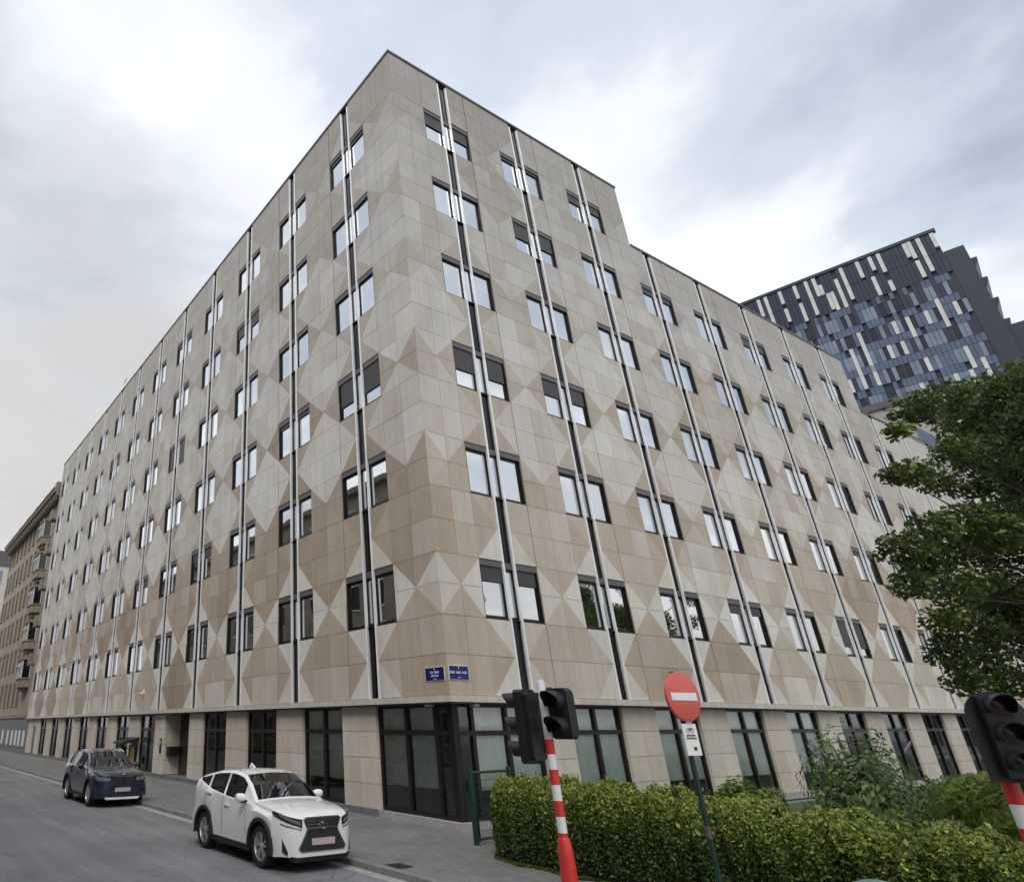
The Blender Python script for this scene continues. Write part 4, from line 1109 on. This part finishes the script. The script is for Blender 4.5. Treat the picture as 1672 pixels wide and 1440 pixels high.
PW_ = dict(L=4.63, W=1.76, H=1.645, paint='carwhite', R=0.365, uf=0.93, wb=2.66, sill=0.25, clad=0.055,
    top=[(0, 0.905), (0.05, 0.935), (0.15, 0.985), (0.35, 1.03), (0.8, 1.09), (1.2, 1.125), (1.25, 1.15), (1.65, 1.40), (2.02, 1.565), (2.35, 1.618), (2.7, 1.628), (3.2, 1.598), (3.75, 1.505), (4.05, 1.44), (4.18, 1.37), (4.45, 1.13), (4.55, 1.05), (4.60, 0.98), (4.63, 0.90)],
    belt=[(0, 0.82), (0.3, 0.9), (1.2, 1.035), (2.5, 1.10), (3.3, 1.185), (3.95, 1.33), (4.15, 1.30), (4.4, 1.12), (4.63, 0.86)],
    wid=[(0, 0.60), (0.05, 0.72), (0.12, 0.82), (0.25, 0.905), (0.5, 0.965), (1.0, 0.995), (2.2, 1.0), (3.4, 1.0), (4.1, 0.97), (4.4, 0.92), (4.55, 0.86), (4.63, 0.76)],
    ucut=[1.2, 1.25, 1.27, 1.65, 1.72, 1.78, 2.02, 2.62, 2.70, 3.42, 3.50, 3.95, 4.1, 4.18, 4.45], ws=(1.25, 2.02), rw=(4.1, 4.45),
    side=[(1.78, 2.62), (2.70, 3.42), (3.50, 3.95)], doors=[(1.55, 2.66), (2.66, 3.55)], mir=1.62, front=white_front, spokes=5)
PB_ = dict(L=4.72, W=1.84, H=1.66, paint='carblue', R=0.375, uf=0.88, wb=2.84, sill=0.26, clad=0.04,
    top=[(0, 0.92), (0.05, 0.955), (0.15, 1.0), (0.4, 1.04), (0.9, 1.085), (1.32, 1.12), (1.36, 1.14), (1.75, 1.40), (2.1, 1.585), (2.4, 1.645), (2.8, 1.66), (3.4, 1.63), (3.95, 1.55), (4.25, 1.46), (4.5, 1.15), (4.6, 1.06), (4.68, 0.98), (4.72, 0.88)],
    belt=[(0, 0.84), (0.3, 0.93), (1.3, 1.045), (2.5, 1.09), (3.6, 1.14), (4.2, 1.22), (4.5, 1.1), (4.72, 0.84)],
    wid=[(0, 0.66), (0.05, 0.78), (0.12, 0.86), (0.25, 0.93), (0.5, 0.975), (1.0, 0.995), (2.2, 1.0), (3.6, 1.0), (4.2, 0.97), (4.5, 0.92), (4.65, 0.86), (4.72, 0.78)],
    ucut=[1.32, 1.36, 1.38, 1.75, 1.85, 1.92, 2.1, 2.72, 2.80, 3.52, 3.60, 4.05, 4.2, 4.25, 4.5], ws=(1.36, 2.1), rw=(4.22, 4.5),
    side=[(1.90, 2.72), (2.80, 3.52), (3.60, 4.05)], doors=[(1.66, 2.76), (2.76, 3.66)], mir=1.74, front=blue_front, spokes=7, hmat='carblue')
PK_ = dict(PB_); PK_['paint'] = 'carblack'
wc = car('parked_car', 'white sport utility car parked by the kerb with a dark hourglass grille', 'car', (-5.08, -1.60, RZ), PW_); wc.scale = (0.97, 0.97, 0.965)
car('parked_car', 'dark blue sport utility car parked by the kerb in front of the entrance', 'car', (-5.02, 10.45, RZ), PB_)
car('parked_car', 'black car parked far up the street at the left picture edge', 'car', (-5.05, 40.5, RZ), PK_)

# ------------------------------------------------------------------ signals and signs
def striped_pole(parent, top, z_white, z_sleeve, r, band=0.17):
    """white above z_white, red and white bands below, thick red sleeve at the foot"""
    MB().tube([(0, 0, z_white), (0, 0, top-0.02), (0, 0, top)], [r, r, r*0.7], 16).obj('pole', M['steel'], parent, smooth=40)
    z, red = z_white, True
    while z > z_sleeve+0.01:
        z2 = max(z_sleeve, z-band)
        MB().tube([(0, 0, z2), (0, 0, z)], [r*1.012, r*1.012], 16, cap=False).obj('red_band' if red else 'white_band', M['red' if red else 'white'], parent, smooth=40)
        z = z2; red = not red
    MB().lathe([(0, 0.0), (r*2.0, 0.0), (r*1.9, z_sleeve*0.5), (r*1.6, z_sleeve-0.14), (r*1.35, z_sleeve-0.02), (r*1.03, z_sleeve+0.01)], 18).obj('red_sleeve', M['red'], parent, smooth=40)

def visor(r, dep, X, q, thick=0.006):
    """hood over a lens: open at the bottom, longer at the top"""
    n = 14; o = []
    for k in range(n+1):
        a = math.radians(-35+250*k/n); c, s_ = math.cos(a), math.sin(a)
        d_ = dep*(0.55+0.45*max(0, s_))
        for rr in (r, r-thick):
            o.append(X((rr*c, 0, rr*s_))); o.append(X((rr*c*0.96, -d_, rr*s_*0.96+0.0)))
    fs = []
    for k in range(n):
        a, b = 4*k, 4*(k+1)
        fs += [(a, a+1, b+1, b), (a+2, b+2, b+3, a+3), (a+1, a+3, b+3, b+1)]
    q.add(o, fs)

def signal_head(parent, name, loc, rz, lenses, size, tilt=0.0):
    """box with n lenses facing local -Y"""
    h = link(name, None, parent); h.location = loc; h.rotation_euler = (0, tilt, rz)
    w = size; n = len(lenses); H_ = n*size*1.06
    pr = [(-w/2+0.03, 0), (w/2-0.03, 0), (w/2, 0.03), (w/2, H_-0.03), (w/2-0.03, H_), (-w/2+0.03, H_), (-w/2, H_-0.03), (-w/2, 0.03)]
    MB().prism(pr, 1, 0, 0.13).prism([(a*0.86, (b-H_/2)*0.9+H_/2) for a, b in pr], 1, 0.131, 0.19).obj('case', M['black'], h, fixn=True)
    for i, c in enumerate(lenses):
        z = H_-size*0.53-i*size*1.06
        MB().lathe([(0, 0.012), (size*0.2, 0.010), (size*0.36, 0.0)], 20, X=lambda p: (p[0], -0.004-p[2], z+p[1])).obj('lens', M[c], h, smooth=40)
        q = MB(); visor(size*0.42, size*0.95, lambda p: (p[0], p[1]-0.002, z+p[2]), q); q.obj('visor', M['black'], h, smooth=40)
    return h

tlp = atd(895, 1200, 8.0)
tl = thing('traffic_light', 'traffic light on a red and white banded pole in front of the hedge left end', 'traffic light', (tlp[0], tlp[1], 0))
striped_pole(tl, 2.86, 2.19, 1.16, 0.052, 0.163)
# main head: three lamps, seen from the side; faces down the street to the left
va = math.atan2(rt[1], rt[0]); fh_ = Vector((fw[0], fw[1])).normalized()
signal_head(tl, 'signal_head', (-0.25*rt[0]+0.10*fh_[0], -0.25*rt[1]+0.10*fh_[1], 1.92), math.radians(-178), ['lens_red', 'lens_amber', 'lens_green'], 0.262)
signal_head(tl, 'pedestrian_head', (0.13*rt[0]-0.11*fh_[0], 0.13*rt[1]-0.11*fh_[1], 2.19), math.radians(-84), ['lens_red', 'lens_green'], 0.27)
q = MB()
for z in (2.02, 2.70): q.tube([(0, 0, z), (-0.2*math.cos(va), -0.2*math.sin(va), z)], [0.018, 0.018], 8)
for z in (2.26, 2.76): q.tube([(0, 0, z), (0.12*math.cos(va), 0.12*math.sin(va), z), (0.22*math.cos(va), 0.22*math.sin(va)+0.04, z-0.03)], [0.018]*3, 8)
q.obj('bracket', M['black'], tl)

t2 = atd(1612, 1200, 5.2)
tl2 = thing('traffic_light', 'traffic light with a rounded black backing board cut by the right picture edge', 'traffic light', (t2[0]+0.06, t2[1]-0.0, 0))
striped_pole(tl2, 2.40, 1.95, 0.9, 0.052, 0.16)
bb = link('signal_head', None, tl2); bb.scale = (0.9, 0.9, 0.9); bb.location = (0, 0, 1.94); bb.rotation_euler = (0, 0, math.radians(-58))
pts = [(-0.14, 0.0), (0.27, 0.0)]+[(0.065+0.205*math.cos(PI*k/12), 0.52+0.205*math.sin(PI*k/12)) for k in range(13)]
MB().prism(pts, 1, -0.10, -0.085).obj('backing_board', M['black'], bb, fixn=True)
MB().box((-0.045, -0.22, 0.04), (0.175, -0.102, 0.70)).obj('case', M['black'], bb)
for i, c in enumerate(('lens_red', 'lens_amber', 'lens_green')):
    z = 0.60-i*0.22
    MB().lathe([(0, 0.01), (0.085, 0.0)], 20, X=lambda p: (0.065+p[0], -0.223-p[2], z+p[1])).obj('lens', M[c], bb)
    q = MB(); visor(0.095, 0.2, lambda p: (0.065+p[0], p[1]-0.221, z+p[2]), q); q.obj('visor', M['black'], bb, smooth=40)
q = MB()
for z in (1.98, 2.55): q.tube([(0, 0, z), (-0.06, -0.10, z)], [0.02, 0.02], 8)
q.obj('bracket', M['black'], tl2)

sp = atd(1119, 1140, 8.0)
ns = thing('no_entry_sign', 'round red no entry sign with white bar and small plate on dark green post', 'road sign', (sp[0]-0.09*rt[0], sp[1]-0.09*rt[1], 0))
zc_ = 2.66; srz = math.radians(-8)
MB().tube([(0, 0, 0), (0, 0, zc_+0.285)], [0.029, 0.029], 14).obj('post', M['dgreen'], ns, smooth=40)
fc = link('sign_disc', MB().lathe([(0, -0.045), (0.265, -0.045), (0.278, -0.05), (0.278, -0.080), (0.265, -0.086), (0, -0.086)], 48, X=lambda p: (p[0], p[2]-0.0, p[1])).mesh('sign_disc', M['signred'], 30), ns)
fc.location = (0, 0, zc_); fc.rotation_euler = (0, 0, srz)
MB().box((-0.215, -0.091, -0.043), (0.215, -0.087, 0.043)).obj('white_bar', M['white'], fc)
sb = link('sub_plate', MB().box((-0.115, -0.062, -0.34), (0.115, -0.045, 0.0)).mesh('sub_plate', M['white']), ns)
sb.location = (0, 0, zc_-0.30); sb.rotation_euler = (0, 0, srz)
q = MB()
for cx_ in (-0.035, 0.035): q.lathe([(0.020, 0), (0.027, 0)], 16, X=lambda p, c=cx_: (c+p[0], -0.0645, -0.075+p[1]))
q.tube([(-0.035, -0.065, -0.075), (-0.012, -0.065, -0.045), (0.022, -0.065, -0.045), (0.0, -0.065, -0.075), (-0.012, -0.065, -0.045)], [0.003]*5, 4)
q.tube([(0.035, -0.065, -0.075), (0.022, -0.065, -0.038)], [0.003]*2, 4)
for r_, zz in ((0.075, -0.135), (0.085, -0.165)):
    for i in range(9): q.box((-r_+i*2*r_/9, -0.0655, zz), (-r_+(i+0.62)*2*r_/9, -0.0625, zz+0.018))
q.box((0.0, -0.0655, -0.285), (0.05, -0.0625, -0.25))
q.obj('pictogram', M['black'], sb)
MB().tube([(0, 0, 1.18), (0, 0, 1.30)], [0.031, 0.031], 14).obj('band', M['head'], ns, smooth=40)

# green mesh gate at the corner of the garden
gt = thing('mesh_gate', 'dark green steel mesh gate between the building corner and the hedge', 'gate', (-1.0, -1.42, 0))
gx, gy = 1.42, 0.17
for f_ in (0.0, 1.0): MB().box((gx*f_-0.04, gy*f_-0.04, -0.03), (gx*f_+0.04, gy*f_+0.04, 1.46)).obj('post', M['dgreen'], gt)
q = MB()
for z in (0.1, 1.38): q.tube([(0.04, 0, z), (gx-0.04, gy, z)], [0.028, 0.028], 8)
q.tube([(0.12, 0.012, 0.05), (0.12, 0.012, 1.38)], [0.025]*2, 8)
q.obj('rail', M['dgreen'], gt)
q = MB()
for i in range(1, 27): q.tube([(gx*i/27, gy*i/27, 0.1), (gx*i/27, gy*i/27, 1.38)], [0.004, 0.004], 4)
for i in range(1, 8): q.tube([(0.04, 0.005, 0.1+i*0.16), (gx-0.04, gy, 0.1+i*0.16)], [0.005, 0.005], 4)
q.obj('wire_mesh', M['dgreen'], gt)

bp = atd(1430, 1440, 5.0)
bn = thing('litter_bin', 'weathered pale green litter bin lid in front of the hedge at the bottom edge', 'litter bin', (bp[0], bp[1], 0))
MB().lathe([(0, 0.0), (0.16, 0.0), (0.17, 0.95), (0.185, 1.0)], 24).obj('body', M['bin'], bn, smooth=40)
MB().lathe([(0.19, 1.08), (0.205, 1.09), (0.20, 1.16), (0.15, 1.235), (0.07, 1.262), (0, 1.268)], 28).obj('lid', M['bin'], bn, smooth=40)
q = MB()
for k in range(4): a = PI/4+k*PI/2; q.tube([(0.175*math.cos(a), 0.175*math.sin(a), 0.98), (0.19*math.cos(a), 0.19*math.sin(a), 1.10)], [0.012, 0.012], 6)
q.obj('stay', M['black'], bn)

# drain cover and weeds at the kerb
mc = thing('drain_cover', 'small dark cast iron cover set in the pavement near the kerb', 'drain cover', (-3.9, -2.35, 0.0))
q = MB(); q.box((-0.16, -0.2, 0.003), (0.16, 0.2, 0.012)); q.obj('frame', M['cladding'], mc)
for i in range(5): MB().box((-0.12, -0.16+i*0.07, 0.0125), (0.12, -0.13+i*0.07, 0.018)).obj('rib', M['lowpanel'], mc)

# ------------------------------------------------------------------ leaves
def leaf_mesh(name, C, S, colA, mat, flat=0.35, aspect=1.7, seed=1, updir=None, ups=0.0):
    """one small folded leaf (two faces) at each centre"""
    g = np.random.default_rng(seed); n = len(C)
    nrm = g.normal(size=(n, 3)); nrm[:, 2] = np.abs(nrm[:, 2])*(1+ups)+ups*0.5; nrm /= np.linalg.norm(nrm, axis=1)[:, None]
    t = g.normal(size=(n, 3)); t -= nrm*(t*nrm).sum(1)[:, None]; t /= np.linalg.norm(t, axis=1)[:, None]
    b = np.cross(nrm, t); S = np.asarray(S)[:, None]
    fold = nrm*S*0.22
    tip, base = C+t*S*0.5*aspect, C-t*S*0.5*aspect
    l, r_ = C+b*S*0.5+fold, C-b*S*0.5+fold
    V = np.stack([base, r_, tip, l], 1).reshape(-1, 3)
    me = bpy.data.meshes.new(name)
    me.vertices.add(4*n); me.vertices.foreach_set('co', V.astype(np.float32).ravel())
    idx = np.arange(n)[:, None]*4
    F = np.concatenate([idx+np.array([[0, 1, 2]]), idx+np.array([[0, 2, 3]])], 1).ravel()
    me.loops.add(6*n); me.loops.foreach_set('vertex_index', F.astype(np.int32))
    me.polygons.add(2*n); me.polygons.foreach_set('loop_start', (np.arange(2*n)*3).astype(np.int32))
    me.update(calc_edges=True); me.validate()
    at = me.color_attributes.new('tone', 'FLOAT_COLOR', 'POINT')
    c4 = np.ones((n, 4), np.float32); c4[:, :3] = colA
    at.data.foreach_set('color', np.repeat(c4, 4, 0).ravel())
    me.materials.append(mat); return me
def mixcol(g, n, cols, w):
    cols = np.array(cols); k = g.choice(len(cols), size=n, p=np.array(w)/sum(w))
    return cols[k]*(1+g.normal(size=(n, 1))*0.16).clip(0.6, 1.5)

# the hedge: a rounded bank following the pavement edge
hg = thing('hedge', 'long clipped green hedge with yellowish new growth along the pavement', 'hedge', (0, 0, 0))
path = [(-0.95, -2.25), (-0.95, -3.6), (-1.0, -5.2), (-1.35, -7.2), (-1.9, -9.2), (-2.2, -10.8), (-2.25, -12.4)]
def hpath(s_):
    i = min(int(s_), len(path)-2); f_ = s_-i; return np.array(path[i])*(1-f_)+np.array(path[i+1])*f_
g = np.random.default_rng(5)
def hedge_pts(n, inset=0.0):
    s_ = g.uniform(0, len(path)-1, n); P0 = np.array([hpath(v) for v in s_]); P1 = np.array([hpath(min(v+0.05, len(path)-1.001)) for v in s_])
    th = g.uniform(-0.12, 1.12, n)*PI
    th = np.where(g.random(n) < 0.30, g.uniform(0.1, 0.62, n)*PI, th)
    endf = np.clip(s_/0.55, 0, 1)**0.5                    # rounded at the near end
    hw = 1.02*endf+0.15*0; hh = 1.30-0.10*(1-endf)-0.045*np.clip(s_-2.2, 0, 3)
    lump = 0.045*np.sin(s_*9.1+th*3)+0.04*np.sin(s_*23+th*5.3)+0.03*np.sin(s_*51+1.7*th)
    ct, st = np.cos(th), np.sin(th)
    e = 0.42
    cx_ = np.sign(ct)*np.abs(ct)**e*hw; cz = np.sign(st)*np.abs(st)**0.5
    k = 1+lump-inset-np.abs(g.normal(size=n))*0.045
    x = P0[:, 0]-cx_*k; y = P0[:, 1]+g.normal(size=n)*0.02; z = np.maximum(0.02, (0.02+(hh-0.02)*cz*k)+0.0)
    y += 0.35*(1-endf)*0
    return np.stack([x, y, z], 1), th, s_
nH = 300000
HP, th, hs = hedge_pts(nH)
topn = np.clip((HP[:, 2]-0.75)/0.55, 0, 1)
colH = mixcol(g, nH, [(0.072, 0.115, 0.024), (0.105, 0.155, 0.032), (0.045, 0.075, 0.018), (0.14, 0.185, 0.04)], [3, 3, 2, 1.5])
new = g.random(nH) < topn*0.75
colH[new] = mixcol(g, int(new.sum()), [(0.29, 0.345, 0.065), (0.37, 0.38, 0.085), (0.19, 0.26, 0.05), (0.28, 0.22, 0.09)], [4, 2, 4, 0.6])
szH = g.uniform(0.020, 0.042, nH)
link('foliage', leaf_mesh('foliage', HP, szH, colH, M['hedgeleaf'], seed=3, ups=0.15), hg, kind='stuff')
# protruding shoots on top
nS = 2600; SP, t2_, s2_ = hedge_pts(nS, -0.02); up_ = SP[:, 2] > 0.92; SP = SP[up_]; SP[:, 2] += g.uniform(0.0, 0.10, len(SP))
link('shoots', leaf_mesh('shoots', SP, g.uniform(0.03, 0.06, len(SP)), mixcol(g, len(SP), [(0.22, 0.24, 0.05), (0.16, 0.20, 0.04)], [1, 1]), M['hedgeleaf'], seed=9), hg, kind='stuff')
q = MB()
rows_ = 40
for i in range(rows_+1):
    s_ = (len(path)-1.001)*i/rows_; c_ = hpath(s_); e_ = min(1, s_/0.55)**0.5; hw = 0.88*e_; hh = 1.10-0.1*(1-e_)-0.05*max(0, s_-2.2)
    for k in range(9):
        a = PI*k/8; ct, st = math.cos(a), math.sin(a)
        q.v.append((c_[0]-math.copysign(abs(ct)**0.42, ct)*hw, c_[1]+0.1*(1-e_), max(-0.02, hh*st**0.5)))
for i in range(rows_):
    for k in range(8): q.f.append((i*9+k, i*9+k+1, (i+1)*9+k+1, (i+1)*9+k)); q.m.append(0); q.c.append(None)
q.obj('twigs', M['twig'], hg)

# low planting in the garden behind
def shrub(name, label, cat, loc, rad, n, cols, w, leaf, stems=9, group=None, flowers=0, seed=1, airy=0.0):
    g = np.random.default_rng(seed); root = thing(name, label, cat, loc, group=group)
    d = g.normal(size=(n, 3)); d[:, 2] = np.abs(d[:, 2]); d /= np.linalg.norm(d, axis=1)[:, None]
    lump = 1+0.16*np.sin(d[:, 0]*5+seed)+0.14*np.sin(d[:, 1]*7+d[:, 2]*6+seed)
    r_ = g.uniform(0.55-airy, 1.0, n)**0.7*lump
    P_ = d*r_[:, None]*np.array(rad)
    link('foliage', leaf_mesh('foliage', P_, g.uniform(*leaf, n), mixcol(g, n, cols, w), M['leaf'], seed=seed, aspect=2.2), root, kind='stuff')
    q = MB()
    for k in range(stems):
        a = g.uniform(0, 2*PI); e_ = g.uniform(0.35, 0.85)
        q.tube([(0, 0, 0), (rad[0]*0.3*math.cos(a), rad[1]*0.3*math.sin(a), rad[2]*0.5), (rad[0]*e_*math.cos(a), rad[1]*e_*math.sin(a), rad[2]*0.9)], [0.02, 0.014, 0.006], 5)
    q.obj('stems', M['bark'], root)
    if flowers:
        for k in range(flowers):
            a = g.uniform(0, 2*PI); e_ = g.uniform(0.5, 1.0)
            b0 = Vector((rad[0]*e_*math.cos(a), rad[1]*e_*math.sin(a), rad[2]*(1.12-0.45*e_))); dr = Vector((math.cos(a)*0.6, math.sin(a)*0.6, 1.3-0.6*e_)).normalized()
            MB().tube([b0-dr*0.1, b0, b0+dr*0.15, b0+dr*0.34], [0.008, 0.045, 0.036, 0.004], 7).obj('flower_spike', M['flower'], root, smooth=60)
    return root
shrub('flowering_shrub', 'tall airy green shrub with purple flower spikes against the ground floor windows', 'shrub', (10.3, -4.3, 0), (1.8, 1.35, 2.3), 4600,
      [(0.11, 0.18, 0.06), (0.16, 0.24, 0.08), (0.08, 0.13, 0.05), (0.22, 0.28, 0.12)], [3, 3, 2, 1], (0.05, 0.10), 18, None, 5, 4, 0.5)
for i, (x, y_, r_) in enumerate([(15.5, -5.4, (2.6, 1.5, 1.15)), (19.5, -6.2, (2.4, 1.5, 1.05)), (12.0, -7.0, (2.3, 1.2, 1.0)), (6.3, -3.3, (1.5, 1.0, 0.95)), (23.5, -6.0, (2.4, 1.4, 1.2))]):
    shrub('low_shrub', ['low bright green shrub below the dark strip windows', 'low bright green shrub right of the flowering shrub', 'mid green shrub in front of the flowering shrub',
          'small shrub behind the middle of the hedge', 'low shrub beside the striped pole at the right edge'][i], 'shrub', (x, y_, 0), r_, 7000,
          [(0.12, 0.19, 0.03), (0.16, 0.23, 0.04), (0.07, 0.12, 0.025)], [3, 3, 2], (0.05, 0.09), 7, 'low shrubs in the garden', 0, 11+i)

# the big tree on the right
tb = np.array([8.6, -11.2, 0.0])
tree = thing('broadleaf_tree', 'large leafy tree reaching in from the right in front of the office', 'tree', tb)
clumps_px = [(1660, 625, 45, 13.6), (1600, 650, 45, 14.2), (1530, 655, 42, 13.2), (1480, 668, 34, 12.6), (1560, 690, 40, 15), (1640, 700, 55, 14.0), (1700, 690, 60, 13), (1452, 705, 20, 12.3),
    (1600, 745, 50, 13.4), (1545, 735, 30, 12.8), (1660, 770, 55, 14.4), (1480, 772, 30, 12.2), (1448, 775, 22, 12.0), (1520, 790, 26, 12.8), (1645, 830, 45, 15), (1560, 850, 36, 12.6), (1510, 862, 34, 12.2),
    (1460, 895, 36, 12.0), (1520, 905, 40, 13.0), (1590, 890, 45, 13.8), (1650, 900, 55, 14.2), (1475, 955, 30, 11.9), (1545, 960, 42, 12.6), (1610, 960, 45, 13.5), (1665, 985, 50, 13.8), (1530, 1010, 32, 12.4),
    (1590, 1030, 42, 13.0), (1650, 1050, 46, 13.4), (1540, 1065, 34, 12.4), (1600, 1090, 38, 12.8), (1655, 1115, 36, 13.0), (1565, 1115, 30, 12.5), (1630, 870, 40, 12.4), (1700, 860, 70, 13.5), (1710, 1000, 70, 13.6), (1720, 760, 70, 13.8),
    (1490, 925, 26, 13.4), (1575, 800, 22, 14.6)]
cl_ = [(atd(x+(14 if x < 1580 else 0), y_, d), r_*d/FPX*1.0) for x, y_, r_, d in clumps_px]
g = np.random.default_rng(31)
for k in range(46):           # the far side and the part beyond the frame
    a = g.uniform(0, 2*PI); e_ = g.uniform(0.35, 1.0)
    p_ = tb+np.array([4.4*e_*math.cos(a), 4.2*e_*math.sin(a), g.uniform(4.6, 10.8)])
    px = proj(p_)
    if px[0] < 1640 or px[1] < 640: continue
    cl_.append((p_, g.uniform(0.5, 0.95)))
TP, TS, TC = [], [], []
for (p_, r_) in cl_:
    n = int(600*(r_/0.5)**1.7)
    d = g.normal(size=(n, 3)); d /= np.linalg.norm(d, axis=1)[:, None]
    P_ = p_-tb+d*(g.uniform(0.15, 1.05, n)**0.6)[:, None]*r_*np.array([1.12, 1.12, 0.80])
    TP.append(P_); TS.append(g.uniform(0.045, 0.10, n))
    lt = 1.0+0.25*g.normal()
    TC.append(mixcol(g, n, [(0.072, 0.106, 0.030), (0.098, 0.138, 0.036), (0.135, 0.172, 0.045), (0.05, 0.075, 0.025), (0.18, 0.205, 0.055)], [3, 3, 2.5, 2, 0.9])*max(0.7, min(1.4, lt)))
me_crown = leaf_mesh('crown', np.concatenate(TP), np.concatenate(TS), np.concatenate(TC), M['leaf'], seed=8, aspect=1.5, ups=0.4)
link('crown', me_crown, tree, kind='stuff')
q = MB(); q.tube([(0, 0, -0.1), (0.02, 0, 0.4), (0.05, 0.1, 2.2), (0.0, 0.2, 4.2), (-0.2, 0.3, 6.4), (-0.1, 0.2, 9.0)], [0.36, 0.27, 0.22, 0.19, 0.13, 0.05], 12)
q.obj('trunk', M['bark'], tree, smooth=50)
q = MB()
for i, (p_, r_) in enumerate(cl_):
    e_ = Vector(p_-tb); z0 = max(2.6, min(8.0, e_.z*0.62)); s_ = Vector((0, 0.2, z0)); m_ = s_.lerp(e_, 0.55)+Vector((0, 0, 0.35))
    r0 = 0.06 if i % 4 == 0 else 0.026
    jv = lambda a: Vector(g.normal(size=3)*a)
    q.tube([s_, s_.lerp(m_, 0.35)+jv(.12), s_.lerp(m_, 0.7)+jv(.16), m_+jv(.12), m_.lerp(e_, .5)+jv(.12), e_], [r0, r0*0.8, r0*0.65, r0*0.5, r0*0.3, 0.006], 6, cap=False)
q.obj('branches', M['bark'], tree, smooth=50)
t_b = copy_tree(tree); t_b.location = (27.0, -12.5, 0); t_b.rotation_euler = (0, 0, 2.1); t_b.scale = (1.15, 1.15, 1.2)
t_b['label'] = 'second leafy tree farther along the garden behind the big one'
